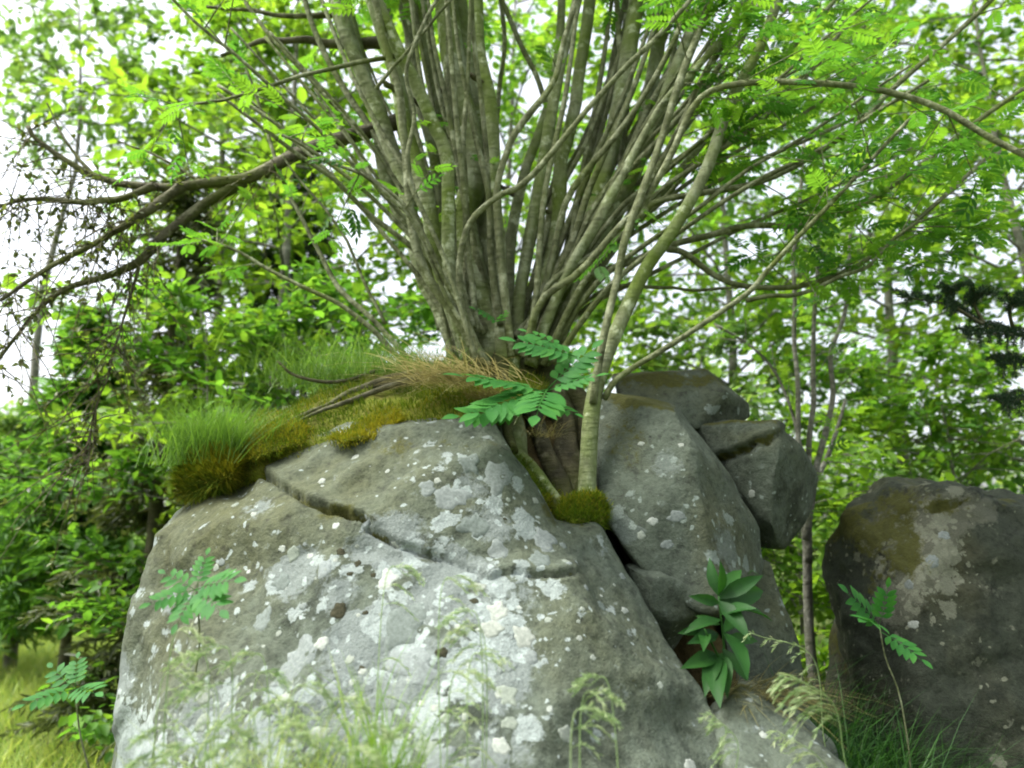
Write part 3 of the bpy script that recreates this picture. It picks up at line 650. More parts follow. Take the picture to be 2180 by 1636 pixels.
S = [  # pixel path, width base, width top, depth base, depth top
 ([(985, 775), (940, 650), (905, 587), (872, 459), (854, 367), (812, 257), (775, 165), (735, 60), (700, -60)], 50, 46, 2.98, 3.05),
 ([(1005, 775), (958, 640), (925, 540), (905, 400), (868, 260), (835, 150), (790, 0), (765, -90)], 44, 40, 2.86, 2.8),
 ([(1030, 780), (975, 690), (962, 587), (957, 404), (948, 312), (905, 220), (850, 120), (800, 0), (770, -70)], 38, 34, 2.78, 2.62),
 ([(1052, 780), (1030, 660), (1005, 570), (985, 460), (1000, 380), (990, 250), (960, 110), (940, -60)], 78, 64, 2.90, 3.0),
 ([(1060, 780), (1040, 600), (1040, 440), (1032, 330), (1005, 220), (985, 100), (965, -60)], 60, 50, 2.96, 3.1),
 ([(1080, 780), (1068, 660), (1058, 540), (1045, 430), (1048, 330), (1035, 200), (1022, 100), (1015, -60)], 46, 36, 2.84, 2.9),
 ([(1104, 770), (1104, 680), (1118, 555), (1140, 420), (1160, 300), (1185, 180), (1215, 60), (1240, -60)], 36, 30, 2.9, 3.0),
 ([(1120, 775), (1140, 680), (1165, 560), (1185, 440), (1205, 330), (1225, 200), (1245, 80), (1265, -60)], 42, 36, 2.98, 3.2),
 ([(1135, 775), (1170, 660), (1230, 540), (1270, 420), (1300, 300), (1325, 170), (1345, 60), (1360, -60)], 58, 44, 2.96, 3.15),
 ([(1145, 780), (1185, 650), (1260, 560), (1315, 450), (1360, 330), (1385, 200), (1400, 80), (1420, -60)], 50, 38, 3.02, 3.3),
 ([(1150, 780), (1200, 640), (1240, 580), (1290, 480), (1340, 370), (1400, 240), (1450, 120), (1510, -60)], 46, 34, 2.9, 3.0),
 ([(1015, 780), (960, 700), (920, 600), (890, 500), (850, 430), (815, 330), (800, 230), (760, 90), (720, -60)], 40, 36, 3.05, 3.3),
 ([(1095, 780), (1085, 640), (1090, 500), (1110, 380), (1140, 300), (1170, 200), (1190, 90), (1195, -50)], 32, 24, 3.05, 3.3),
 ([(990, 775), (955, 600), (938, 470), (925, 330), (890, 180), (870, 60), (855, -60)], 44, 40, 3.08, 3.3),
 ([(1070, 780), (1020, 600), (1000, 450), (965, 330), (930, 200), (905, 80), (890, -60)], 46, 40, 3.1, 3.35),
 ([(1128, 780), (1200, 600), (1265, 480), (1335, 350), (1410, 230), (1480, 150), (1560, 60), (1640, -60)], 30, 18, 2.84, 2.6),
 ([(1140, 780), (1215, 620), (1300, 530), (1400, 420), (1480, 320), (1560, 230), (1650, 140), (1760, 20)], 28, 14, 3.1, 3.3),
]
paths = []
for i, (pp, a, b, y0, y1) in enumerate(S):
    pa, r = stem(rowan, pp, a * .84, b * .8, y0, y1, extend=1.6, n=44, sides=16, lump=.085); paths.append(pa)
THIN = [
 ([(1010, 760), (978, 620), (980, 530), (1005, 465), (1060, 420), (1110, 392), (1180, 320), (1260, 230), (1330, 150), (1400, 80), (1470, 0), (1520, -60)], 16, 12, 2.72, 2.5),
 ([(1090, 760), (1060, 480), (1065, 380), (1085, 310), (1130, 240), (1180, 170), (1200, 90), (1240, -40)], 18, 14, 2.75, 2.7),
 ([(1120, 760), (1160, 620), (1250, 550), (1340, 480), (1410, 400), (1500, 340), (1600, 270), (1700, 170), (1800, 60)], 14, 10, 2.78, 2.8),
 ([(1115, 760), (1150, 640), (1230, 580), (1310, 500), (1370, 440), (1430, 330), (1480, 230), (1540, 190), (1640, 177), (1760, 181), (1880, 196), (2000, 232), (2100, 290), (2200, 340)], 16, 15, 2.72, 2.25),
 ([(1130, 765), (1180, 640), (1280, 540), (1350, 470), (1400, 430), (1500, 410), (1620, 385), (1720, 335), (1830, 265), (1900, 190), (2070, 40), (2150, -40)], 18, 12, 2.84, 2.6),
 ([(1180, 640), (1260, 590), (1350, 560), (1430, 528), (1520, 505), (1600, 482), (1700, 480), (1760, 465), (1850, 430), (1950, 360), (2080, 260), (2180, 190)], 18, 12, 2.9, 3.0),
 ([(1420, 530), (1460, 540), (1520, 588), (1590, 606), (1700, 606), (1820, 570), (1920, 500), (2020, 410), (2120, 320)], 15, 10, 2.86, 3.0),
 ([(1590, 640), (1660, 628), (1740, 615), (1840, 570), (1900, 510), (1960, 470)], 11, 7, 2.8, 2.8),
 ([(1160, 720), (1250, 640), (1320, 605), (1420, 615), (1500, 618), (1590, 610)], 10, 7, 3.0, 3.0),
 ([(1330, 480), (1380, 390), (1440, 280), (1500, 150), (1560, 50), (1600, -40)], 16, 12, 2.8, 2.7),
 ([(1290, 460), (1360, 300), (1410, 170), (1440, 60), (1460, -40)], 16, 12, 3.1, 3.2),
 ([(1380, 440), (1460, 360), (1560, 300), (1660, 220), (1750, 130), (1860, 40)], 12, 8, 3.0, 3.2),
 ([(1210, 620), (1300, 400), (1330, 250), (1320, 120), (1310, -40)], 18, 14, 3.1, 3.2),
 ([(860, 775), (790, 700), (715, 640), (620, 605), (540, 555), (470, 520), (430, 512)], 13, 6, 2.85, 2.8),
 ([(880, 775), (800, 690), (730, 620), (680, 540), (640, 470), (600, 380), (570, 290), (540, 190), (500, 80)], 13, 7, 2.95, 3.2),
 ([(950, 640), (880, 470), (800, 390), (720, 345), (640, 305), (600, 288)], 12, 7, 2.7, 2.5),
 ([(930, 580), (860, 440), (760, 350), (700, 290), (610, 210), (520, 130), (430, 60), (360, -10)], 12, 8, 2.7, 2.4),
 ([(900, 500), (830, 370), (760, 280), (690, 200), (600, 110), (540, 30), (500, -30)], 14, 10, 3.0, 3.1),
 ([(870, 380), (880, 250), (860, 150), (900, 50), (950, -30)], 12, 9, 2.62, 2.5),
 ([(800, 190), (850, 130), (900, 70), (960, 0)], 9, 7, 2.6, 2.5),
 ([(840, 120), (760, 135), (660, 160), (560, 190), (450, 215), (380, 228), (340, 280)], 12, 6, 2.7, 2.6),
 ([(940, 700), (905, 560), (880, 480), (850, 380), (800, 290), (740, 200), (680, 90), (640, -30)], 20, 14, 3.0, 3.2),
 ([(905, 590), (880, 470), (870, 330), (850, 200), (815, 80), (790, -50)], 24, 18, 2.72, 2.6),
 ([(1230, 560), (1290, 420), (1360, 270), (1420, 150), (1480, 40), (1520, -40)], 20, 15, 2.95, 3.1),
 ([(820, 690), (760, 560), (710, 470), (640, 390), (600, 330)], 8, 5, 2.9, 2.9),
 ([(1040, 500), (1050, 350), (1060, 200), (1075, 80), (1060, -40)], 14, 11, 3.2, 3.4),
 ([(1110, 620), (1150, 470), (1185, 350), (1150, 180), (1110, 100), (1060, -20)], 16, 12, 3.1, 3.2),
]
thin_paths = []
for pp, a, b, y0, y1 in THIN:
    x0_, y0_ = pp[0]
    if y0_ < 690 and x0_ < 1400 and y0_ > 300 and x0_ > 860: pp = [(1080 + (x0_ - 1080) * .3, 778), (1080 + (x0_ - 1080) * .62, y0_ + (778 - y0_) * .45)] + pp
    pa, r = stem(rowan, pp, a, b, y0, y1, name='branch', mat='bark_thin', sides=7, n=36, lump=.05, flare=1.1); thin_paths.append(pa)
rg = np.random.default_rng(9)
for i in range(30):        # filler shoots inside the fan
    bx = rg.uniform(960, 1190); right = bx > 1090
    tx = rg.uniform(1200, 1700) if right else rg.uniform(640, 1040)
    y0 = rg.uniform(2.75, 3.1)
    mx_ = bx + (tx - bx) * rg.uniform(.28, .42)
    pa, r = stem(rowan, [(bx, rg.uniform(680, 780)), (bx + (tx - bx) * .14, 620), (mx_, 420), (bx + (tx - bx) * .72, 190), (tx, -60)], rg.uniform(10, 22), rg.uniform(8, 14), y0, y0 + rg.uniform(-.3, .4), name='branch', mat='bark_thin', sides=7, n=28, flare=1.1)
    thin_paths.append(pa)
for i in range(22):        # slender outer branches that spread wide to the right and left
    right = i % 3 != 0
    bx = rg.uniform(1110, 1190) if right else rg.uniform(950, 1030)
    tx, ty = (rg.uniform(1480, 2000), rg.uniform(-60, 330)) if right else (rg.uniform(420, 760), rg.uniform(-60, 200))
    dx, dy = tx - bx, ty - 770
    y0 = rg.uniform(2.78, 3.1); sag = rg.uniform(.05, .16)
    pa, r = stem(rowan, [(bx, 775), (bx + dx * .16, 770 + dy * (.2 + sag)), (bx + dx * .42, 770 + dy * (.46 + sag)), (bx + dx * .72, 770 + dy * (.72 + sag * .7)), (tx, ty)], rg.uniform(11, 17), rg.uniform(5, 9), y0, y0 + rg.uniform(-.3, .5), name='branch', mat='bark_thin', sides=6, n=30, flare=1.1)
    thin_paths.append(pa)
# dead stubs and knots on the old stems
for k_ in range(16):
    pa = paths[rg.integers(0, len(paths))]; i = int(rg.uniform(.25, .75) * len(pa)); d = unit(np.array([rg.normal(0, 1), -abs(rg.normal(.6, .4)), rg.uniform(.1, .8)])); L = rg.uniform(.06, .13)
    mb = MB(); tube(mb, pa[i] + d * np.linspace(0, L, 5)[:, None], np.array([.016, .012, .010, .010, .007]) * rg.uniform(.6, 1.2), 7, .15, k_); mb.build('stub', M['bark_brown'], rowan)
# old brown limb reaching out to the left behind the stems
limb_px = [([(880, 250), (800, 275), (740, 292), (640, 328), (560, 362), (500, 388), (400, 398), (345, 394), (240, 386), (150, 350), (80, 300), (60, 270)], 34, 12, 3.15, 3.0),
 ([(390, 396), (330, 440), (280, 470), (240, 500), (150, 545), (60, 600), (0, 640)], 22, 9, 3.03, 2.9),
 ([(520, 385), (430, 440), (360, 500), (300, 550), (240, 585), (150, 615), (90, 650), (30, 720), (-20, 790)], 22, 8, 3.1, 2.95),
 ([(330, 396), (250, 425), (160, 430), (60, 425), (0, 440)], 16, 8, 3.02, 2.95),
 ([(820, 90), (740, 95), (650, 85), (560, 90), (470, 120)], 26, 10, 3.3, 3.3), ([(720, 30), (640, 35), (540, 25), (440, 15)], 14, 8, 3.3, 3.3),
 ([(300, 550), (260, 700), (225, 800), (195, 900), (185, 1010)], 6, 3, 3.04, 3.05), ([(440, 400), (400, 370), (330, 330), (250, 300)], 9, 4, 3.08, 3.1), ([(200, 375), (140, 300), (100, 220)], 8, 4, 3.0, 3.0)]
limbs = []
for pp, a, b, y0, y1 in limb_px:
    pa, r = stem(rowan, pp, a * 1.15, b * .9, y0, y1, name='limb', mat='bark_brown', sides=9, n=34, lump=.10, flare=1.1); limbs.append(pa)
# dead drooping twigs and dull sprays below the limb
rg = np.random.default_rng(15)
tw = MB(); ol = MB(); pos_, d_, u_, s_, t_ = [], [], [], [], []
for pa in limbs[:4] + [limbs[6]]:
    for _ in range(60):
        i = rg.integers(8, len(pa)); p = pa[i]
        d = unit(np.array([rg.normal(-.25, .6), rg.normal(0, .5), rg.normal(-.3, .65)])); L = rg.uniform(.12, .42)
        ts = np.linspace(0, 1, 6)[:, None]; c = p + d * L * ts + np.array([0, 0, -.35]) * L * ts ** 2 + rg.normal(0, .008, (6, 3)) * ts
        tube(tw, c, np.linspace(.0028, .001, 6), 4, cap=False)
        for q in range(rg.integers(3, 13)):
            pos_.append(c[rg.integers(1, 6)]); d_.append(unit(d + rg.normal(0, .7, 3))); u_.append(unit(np.array([0, 0, 1]) + rg.normal(0, .6, 3))); s_.append(rg.uniform(.015, .034)); t_.append(rg.random())
tw.build('twigs', M['twig'], rowan, kind='stuff')
scatter(ol, np.array(pos_), np.array(d_), np.array(u_), np.array(s_), np.array(t_))
ol.build('withered_leaves', M['needle_olive'], rowan, kind='stuff')
# leafy sprays
rg = np.random.default_rng(21)
twm = MB()
right_ids = [2, 3, 4, 5, 6, 7, 9, 11]
for i in right_ids: sprays(thin_paths[i], rg, 11, .5, 1.0, .42, .15, 6, LEAVES, twm, side=(.3, .2, 0))
for i in (13, 14, 15, 16, 17, 20): sprays(thin_paths[i], rg, 5, .45, 1.0, .3, .13, 5, LEAVES, twm)
for pa in paths: sprays(pa, rg, 12, .86, 1.0, .6, .16, 7, LEAVES, twm)
for pa in paths: sprays(pa, rg, 2, .3, .8, .16, .08, 3, LEAVES, twm)
twm.build('twigs', M['bark_thin'], rowan, kind='stuff')
# crown above the frame: shoots that carry on upward
pos = np.array([l[0] for l in LEAVES]); dr = np.array([l[1] for l in LEAVES]); up = np.array([l[2] for l in LEAVES]); sz = np.array([l[3] for l in LEAVES]); tn = np.array([l[4] for l in LEAVES])
px, py = project(pos + dr * sz[:, None] * .5); dist = np.linalg.norm(pos - CAM, axis=1)
inview = (px > 0) & (px < W) & (py > 0) & (py < H) & (pos[:, 1] > .5)
score = np.where(inview, sz / dist, -1); order = np.argsort(-score)
big = order[:260]; rest = order[260:]
def leaf_meshes(prefix, mat, variants=6):
    out = []
    for v in range(variants):
        r2 = np.random.default_rng(500 + v); Vv = (PIN_V if v % 2 else PIN5_V).copy(); Qv = PIN_Q if v % 2 else PIN5_Q
        Vv[:, 2] += .12 * np.sin(Vv[:, 0] * 3 + v) * Vv[:, 0] + r2.normal(0, .012, len(Vv)); Vv[:, 1] += .05 * Vv[:, 0] ** 2 * r2.normal()
        me = make_mesh(prefix, Vv, Qv, None, True, {'tint': np.full(len(Qv), (v + .5) / variants)}); me.materials.append(mat); out.append(me)
    return out
LM = leaf_meshes('leaf', M['leaf_rowan'])
def place_leaf(me, parent, c, d, u, s, name='leaf'):
    R = frames(np.array([d]), np.array([u]))[0]
    o = bpy.data.objects.new(name, me); COL.objects.link(o); o.parent = parent
    m4 = Matrix.Identity(4)
    for a_ in range(3):
        for b_ in range(3): m4[a_][b_] = R[a_, b_] * s
        m4[a_][3] = c[a_] - parent.location[a_]
    o.matrix_basis = m4; return o
for i in big: place_leaf(LM[i % len(LM)], rowan, pos[i], dr[i], up[i], sz[i])
fm = MB(); scatter(fm, pos[rest], dr[rest], up[rest], sz[rest], tn[rest], PIN_V, PIN_Q); fm.build('crown', M['leaf_rowan'], rowan, kind='stuff')
# roots in the cleft
V, N, Q, T = bank('plug', [[P(1085, 850, 2.85), P(1200, 840, 2.95), P(1290, 850, 3.0), P(1290, 1000, 2.75), P(1270, 1100, 2.6), P(1190, 1090, 2.55), P(1100, 960, 2.62), P(1080, 880, 2.8), P(1100, 850, 3.3), P(1290, 860, 3.4), P(1280, 1100, 3.2), P(1120, 1000, 3.2)]], None, .02, 61, .03)
link('root_soil', make_mesh('root_soil', V - TREE_B, Q, T), M['earth'], rowan)
for pp, a, b, y0, y1 in [([(1080, 740), (1078, 820), (1085, 880), (1110, 960), (1150, 1030), (1200, 1090)], 60, 30, 2.9, 2.42), ([(1110, 740), (1125, 830), (1140, 900), (1180, 1000), (1215, 1080)], 50, 34, 2.95, 2.5),
                         ([(1130, 740), (1175, 830), (1200, 900), (1215, 1000), (1230, 1085)], 60, 50, 2.98, 2.6), ([(1065, 740), (1068, 810), (1070, 850), (1075, 900), (1095, 960)], 40, 20, 2.9, 2.44), ([(1150, 745), (1215, 830), (1250, 900), (1262, 1010), (1270, 1080)], 60, 50, 3.0, 2.66)]:
    stem(rowan, pp, a, b, y0, y1, name='root', mat='bark' if b == 30 else 'root', sides=14, lump=.16, n=26)  # lit front root in bark, inner ones in the shade-darkened material
for pp, a, b, y0, y1 in [([(960, 780), (840, 805), (740, 840), (660, 880), (590, 905)], 22, 8, 2.9, 2.62), ([(940, 775), (820, 785), (720, 815), (630, 800), (590, 770)], 12, 6, 2.95, 2.85), ([(900, 800), (800, 835), (700, 868), (640, 895)], 16, 7, 2.8, 2.6)]:
    stem(rowan, pp, a, b, y0, y1, name='root', mat='bark_brown', sides=8, lump=.1, n=24)

# ---- the younger trunk rooted in the cleft
cb = P(1250, 1060, 2.48)
cleft_tree = empty('young_rowan', cb, 'slim mossy trunk rooted in the cleft between boulder and slab', 'tree')
ct, _ = stem(cleft_tree, [(1248, 1065), (1250, 1000), (1258, 880), (1278, 790), (1318, 690), (1375, 570), (1428, 500), (1508, 367), (1563, 220), (1615, 110), (1650, 20), (1680, -70)], 36, 22, 2.46, 2.85, name='trunk', extend=1.2, n=40, sides=12)
c2, _ = stem(cleft_tree, [(1262, 860), (1280, 740), (1305, 610), (1331, 500), (1380, 380), (1412, 280), (1445, 170), (1490, 60), (1530, -50)], 17, 18, 2.5, 2.6, name='stem', mat='bark_thin', sides=8, n=36, flare=1.0)
c3, _ = stem(cleft_tree, [(1285, 850), (1320, 805), (1440, 730), (1590, 630), (1640, 580), (1705, 505), (1780, 420), (1860, 330), (1950, 240)], 15, 9, 2.52, 2.5, name='stem', mat='bark_thin', sides=7, n=36, flare=1.0)
rg = np.random.default_rng(33); L2 = []; tm2 = MB()
sprays(ct, rg, 12, .7, 1.0, .4, .15, 6, L2, tm2); sprays(c3, rg, 9, .6, 1, .35, .14, 6, L2, tm2); sprays(c2, rg, 6, .7, 1, .35, .14, 6, L2, tm2)
tm2.build('twigs', M['bark_thin'], cleft_tree, kind='stuff')
for k_, l in enumerate(L2): place_leaf(LM[k_ % len(LM)], cleft_tree, *l[:4])

# ------------------------------------------------------------------ rowan seedlings and leafy plants near the camera
LN = leaf_meshes('leaf', M['leaf_rowan_near'])
RACH = MB(); tube(RACH, np.array([[0, 0, 0], [.35, 0, .03], [.7, 0, .01], [1, 0, -.05]]), [.009, .008, .006, .003], 5)
RACHIS = RACH.mesh('rachis'); RACHIS.materials.append(M['leaf_rowan_near'])
_lv = np.array([[0, 0, 0], [.15, .10, .02], [.35, .19, .04], [.55, .2, .035], [.78, .13, 0], [1, 0, -.07], [.78, -.13, 0], [.55, -.2, .035], [.35, -.19, .04], [.15, -.10, .02], [.35, 0, 0], [.55, 0, -.01], [.78, 0, -.03], [.15, 0, 0]])
LEAFLET = make_mesh('leaflet', _lv, [[13, 10, 2, 1], [10, 11, 3, 2], [11, 12, 4, 3], [13, 9, 8, 10], [10, 8, 7, 11], [11, 7, 6, 12]], [[0, 13, 1], [12, 5, 4], [0, 9, 13], [12, 6, 5]], True, {'tint': [.35, .5, .6, .3, .45, .55, .4, .6, .35, .5]})
LEAFLET.materials.append(M['leaf_rowan_near'])
def big_leaf(parent, c, d, u, s, pairs=6, droop=.1):
    lf = place_leaf(RACHIS, parent, c, d, u, s)
    for i in range(pairs + 1):
        f = i / pairs
        for sg in ((1, -1) if i < pairs else (1,)):
            x = .22 + .68 * f if i < pairs else .97
            ang = sg * math.radians(66 - 18 * f) if i < pairs else 0
            L = .33 * (1 - .45 * abs(f - .45))
            o = bpy.data.objects.new('leaflet', LEAFLET); COL.objects.link(o); o.parent = lf
            o.location = (x, 0, .03 - .12 * max(0, x - .4) ** 2); o.rotation_euler = (0, droop + .06 * math.sin(i * 5 + sg), ang); o.scale = (L * 1.08, L * 1.25, L)
def seedling(name, label, base, stem_pts, leaves, cat='plant', r=.003, smat='bark_thin', group=None):
    e = empty(name, base, label, cat, group)
    if stem_pts is not None:
        mb = MB(); pa = catmull(stem_pts, 14); tube(mb, pa, np.linspace(r, r * .6, 14), 6); mb.build('stem', M[smat], e)
    for (c, tip, s_up, pairs) in leaves:
        d = tip - c; s = np.linalg.norm(d); big_leaf(e, c, d / s, np.asarray(s_up, float), s, pairs)
    return e
sb = P(1095, 905, 2.34)
seedling('rowan_seedling', 'young rowan with fresh feathery leaves sprouting at the boulder edge before the trunks', sb, [sb, P(1110, 880, 2.3), P(1150, 860, 2.28), P(1165, 830, 2.27)],
  [(P(1165, 838, 2.27), P(985, 800, 2.2), (-.1, -.45, 1), 7), (P(1165, 830, 2.27), P(1015, 880, 2.12), (-.1, -.7, .8), 7), (P(1160, 835, 2.27), P(1270, 800, 2.22), (.1, -.6, .9), 6), (P(1165, 830, 2.27), P(1262, 740, 2.3), (.1, -.6, .8), 6),
   (P(1240, 765, 2.3), P(1095, 725, 2.3), (0, -.7, .8), 7), (P(1150, 860, 2.27), P(1225, 880, 2.2), (.1, -.55, .9), 5), (P(1110, 880, 2.3), P(975, 885, 2.2), (0, -.75, .75), 6), (P(1165, 830, 2.27), P(1140, 885, 2.05), (0, -.5, .9), 6), (P(1200, 745, 2.32), P(1120, 705, 2.36), (0, -.6, .8), 4)])
fs = P(1062, 690, 2.7)
seedling('rowan_sprout', 'single bright green rowan sprout on the trunk base', fs, None, [(fs, P(1012, 658, 2.64), (0, -.7, .7), 4), (fs, P(1075, 665, 2.62), (0, -.7, .7), 3)])
nb = P(400, 1420, 1.55)
# low broad seedling against the boulder's left flank
sb2 = P(415, 1440, 1.9)
seedling('rowan_seedling', 'small rowan seedling with a round spread of leaves in front of the boulder flank', sb2, [sb2, P(425, 1360, 1.88), P(418, 1260, 1.86)],
  [(P(418, 1255, 1.86), P(500, 1235, 1.78), (0, -.8, .6), 5), (P(418, 1255, 1.86), P(440, 1180, 1.9), (0, -.85, .5), 5), (P(418, 1255, 1.86), P(318, 1285, 1.8), (0, -.8, .6), 5), (P(418, 1255, 1.86), P(375, 1330, 1.78), (0, -.8, .6), 5), (P(418, 1255, 1.86), P(470, 1300, 1.76), (0, -.8, .6), 5), (P(418, 1258, 1.86), P(350, 1220, 1.88), (0, -.8, .6), 4)])
sb3 = P(190, 1640, 2.3)
seedling('rowan_seedling', 'drooping seedling leaves in the bright meadow left of the boulder', sb3, [sb3, P(170, 1560, 2.3), P(160, 1470, 2.3)],
  [(P(160, 1468, 2.3), P(50, 1500, 2.2), (0, -.6, .8), 5), (P(160, 1468, 2.3), P(205, 1475, 2.2), (0, -.6, .8), 4), (P(160, 1468, 2.3), P(165, 1400, 2.36), (0, -.8, .6), 5), (P(160, 1470, 2.3), P(110, 1420, 2.35), (0, -.8, .6), 4)])
sb4 = P(1942, 1700, 2.5)
e4 = seedling('rowan_seedling', 'thin bare-stemmed seedling with a few leaves before the dark boulder', sb4, [sb4, P(1935, 1600, 2.5), P(1915, 1480, 2.5), P(1885, 1400, 2.5), P(1872, 1330, 2.5)],
  [(P(1872, 1335, 2.5), P(1805, 1260, 2.45), (0, -.8, .6), 5), (P(1872, 1330, 2.5), P(1890, 1250, 2.45), (0, -.8, .6), 5), (P(1874, 1345, 2.5), P(1965, 1405, 2.4), (.1, -.7, .7), 5), (P(1872, 1335, 2.5), P(1840, 1320, 2.35), (0, -.6, .8), 4)])

# broad-leaved plant in the gap
BLV = _lv * np.array([1, .78, 1.6]); BLV[:, 2] -= .16 * BLV[:, 0] ** 2
BROAD = make_mesh('broad_leaf', BLV, [[13, 10, 2, 1], [10, 11, 3, 2], [11, 12, 4, 3], [13, 9, 8, 10], [10, 8, 7, 11], [11, 7, 6, 12]], [[0, 13, 1], [12, 5, 4], [0, 9, 13], [12, 6, 5]], True, {'tint': [.35, .5, .6, .3, .45, .55, .4, .6, .35, .5]})
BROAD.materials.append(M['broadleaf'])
bb = P(1545, 1440, 2.2)
bp_ = empty('broadleaf_plant', bb, 'broad-leaved plant, its green darkened for shade, growing from the gap under the leaning slab', 'plant')
for pts in ([bb, P(1540, 1360, 2.2), P(1530, 1270, 2.2)], [bb, P(1530, 1400, 2.18), P(1500, 1340, 2.15)]):
    mb = MB(); tube(mb, catmull(pts, 10), np.linspace(.004, .0025, 10), 6); mb.build('stem', M['broadleaf'], bp_)
for (x0, y0, x1, y1, dY) in [(1530, 1270, 1505, 1190, 0), (1530, 1275, 1620, 1225, -.05), (1532, 1280, 1645, 1255, .05), (1532, 1280, 1590, 1340, -.12), (1532, 1285, 1480, 1270, -.05), (1534, 1300, 1650, 1290, .05), (1536, 1320, 1460, 1330, -.05), (1538, 1345, 1605, 1415, -.15),
        (1530, 1350, 1480, 1360, -.08), (1530, 1390, 1500, 1455, -.12), (1536, 1390, 1548, 1460, -.12), (1535, 1300, 1560, 1230, .05), (1500, 1340, 1455, 1345, -.05), (1500, 1345, 1500, 1365, -.1), (1540, 1360, 1620, 1360, 0), (1534, 1310, 1590, 1280, -.1), (1530, 1268, 1545, 1205, -.05), (1530, 1272, 1580, 1200, .04), (1534, 1330, 1480, 1310, .02), (1538, 1350, 1580, 1300, .06), (1536, 1380, 1590, 1440, -.06), (1532, 1400, 1520, 1470, -.16), (1528, 1395, 1470, 1410, -.1)]:
    c = P(x0, y0, 2.2); t = P(x1, y1, 2.2 + dY); d = t - c; s = np.linalg.norm(d)
    place_leaf(BROAD, bp_, c, d / s, np.array([0, -.75, .65]) + np.random.default_rng(x1).normal(0, .38, 3), s * 1.0)
tuft('rusty dead grass lying behind the low sloping rock', 1600, 1480, 2.25, 90, 260, .2, 'grass_dry', (.5, -.5, .2), .3, .6, -.1, .35, .004, 47, .12)

# ------------------------------------------------------------------ grass: seed heads, blades, meadow
def grass_stalk(label, base, top, tip, n_side, L, seed, group=None, side=-1, fat=1.0):
    """an arching stalk with a one-sided drooping seed head"""
    rg = np.random.default_rng(seed)
    e = empty('grass_stalk', base, label, 'grass', group)
    base = np.asarray(base); pa = catmull([base, base + (top - base) * .5 + np.array([rg.normal(0, .01), 0, 0]), top, tip], 30)
    mb = MB(); tube(mb, pa[:24], np.linspace(.0016, .001, 24), 5); mb.build('stem', M['panicle'], e)
    hd = MB(); tube(hd, pa[23:], np.linspace(.001, .0006, 7), 4)
    sp, sd_, su, ss, stt = [], [], [], [], []
    i0 = 16
    for q in range(n_side):
        f = q / max(1, n_side - 1); i = int(i0 + (29 - i0) * f); p = pa[i]
        Lq = L * (1 - .55 * f) * rg.uniform(.8, 1.15)
        d = np.array([side * rg.uniform(.7, 1), rg.normal(-.1, .3), rg.uniform(.35, .6)]); d = unit(d)
        ts = np.linspace(0, 1, 9)[:, None]; c = p + d * Lq * ts + np.array([0, 0, -1.0]) * Lq * ts ** 2.0 * .75
        tube(hd, c, np.linspace(.0007, .0004, 9), 3, cap=False)
        for k_ in range(2, 9):
            for _ in range(2):
                sp.append(c[k_] + rg.normal(0, .001, 3)); sd_.append(unit(c[k_] - c[k_ - 1] + rg.normal(0, .0016, 3))); su.append(unit(rg.normal(0, 1, 3))); ss.append(rg.uniform(.008, .0135) * fat); stt.append(rg.random())
    scatter(hd, np.array(sp), np.array(sd_), np.array(su), np.array(ss), np.array(stt), LEAF_V * np.array([1.2, .38, 1]))
    hd.build('seed_head', M['panicle'], e, kind='stuff')
grass_stalk('tall arching grass with a big comb-like drooping seed head before the dark gap', P(1850, 1760, 1.75), P(1775, 1500, 1.75), P(1690, 1440, 1.72), 13, .135, 60, fat=1.5)
grass_stalk('thin grass seed head curving over the broad-leaved plant', P(1790, 1760, 2.1), P(1730, 1400, 2.1), P(1610, 1352, 2.05), 7, .06, 61)
grass_stalk('short grass seed head nodding over the low sloping rock', P(1580, 1760, 1.7), P(1570, 1580, 1.7), P(1520, 1525, 1.7), 9, .06, 62)
grass_stalk('leaning grass seed head on the low sloping rock beside the arching one', P(1840, 1780, 1.75), P(1740, 1610, 1.75), P(1660, 1560, 1.75), 9, .06, 63)
heads = [(385, 1350, 1.6), (470, 1385, 1.6), (560, 1440, 1.55), (640, 1470, 1.5), (520, 1530, 1.45), (440, 1470, 1.5), (720, 1500, 1.45), (960, 1240, 1.65), (1000, 1310, 1.6), (1020, 1400, 1.58), (1280, 1450, 1.55), (600, 1560, 1.4), (680, 1590, 1.4), (350, 1560, 1.45), (840, 1215, 1.68), (1240, 1520, 1.5), (500, 1600, 1.35), (780, 1560, 1.4), (420, 1400, 1.62), (360, 1440, 1.6), (545, 1400, 1.6), (610, 1500, 1.5), (660, 1540, 1.45), (470, 1560, 1.45), (400, 1600, 1.4), (560, 1620, 1.35), (740, 1610, 1.35), (880, 1560, 1.45), (1010, 1340, 1.6), (980, 1440, 1.55), (1260, 1480, 1.55), (330, 1620, 1.45)]
rg = np.random.default_rng(64)
for i, (x, y, Y) in enumerate(heads):
    sx = rg.choice([-1, 1], p=[.6, .4])
    b = P(x + rg.uniform(-20, 60), 1636, Y - .12); b[2] = .02
    where = 'brown left flank' if x < 600 else ('lichen-crusted middle' if x < 1100 else 'plain right half')
    grass_stalk('slender pale grass seed head standing before the %s of the front boulder' % where, b, P(x - sx * 25, y + 60, Y), P(x + sx * 35, y + 10, Y), 9, .075, 70 + i, 'seed heads before the front boulder', sx)
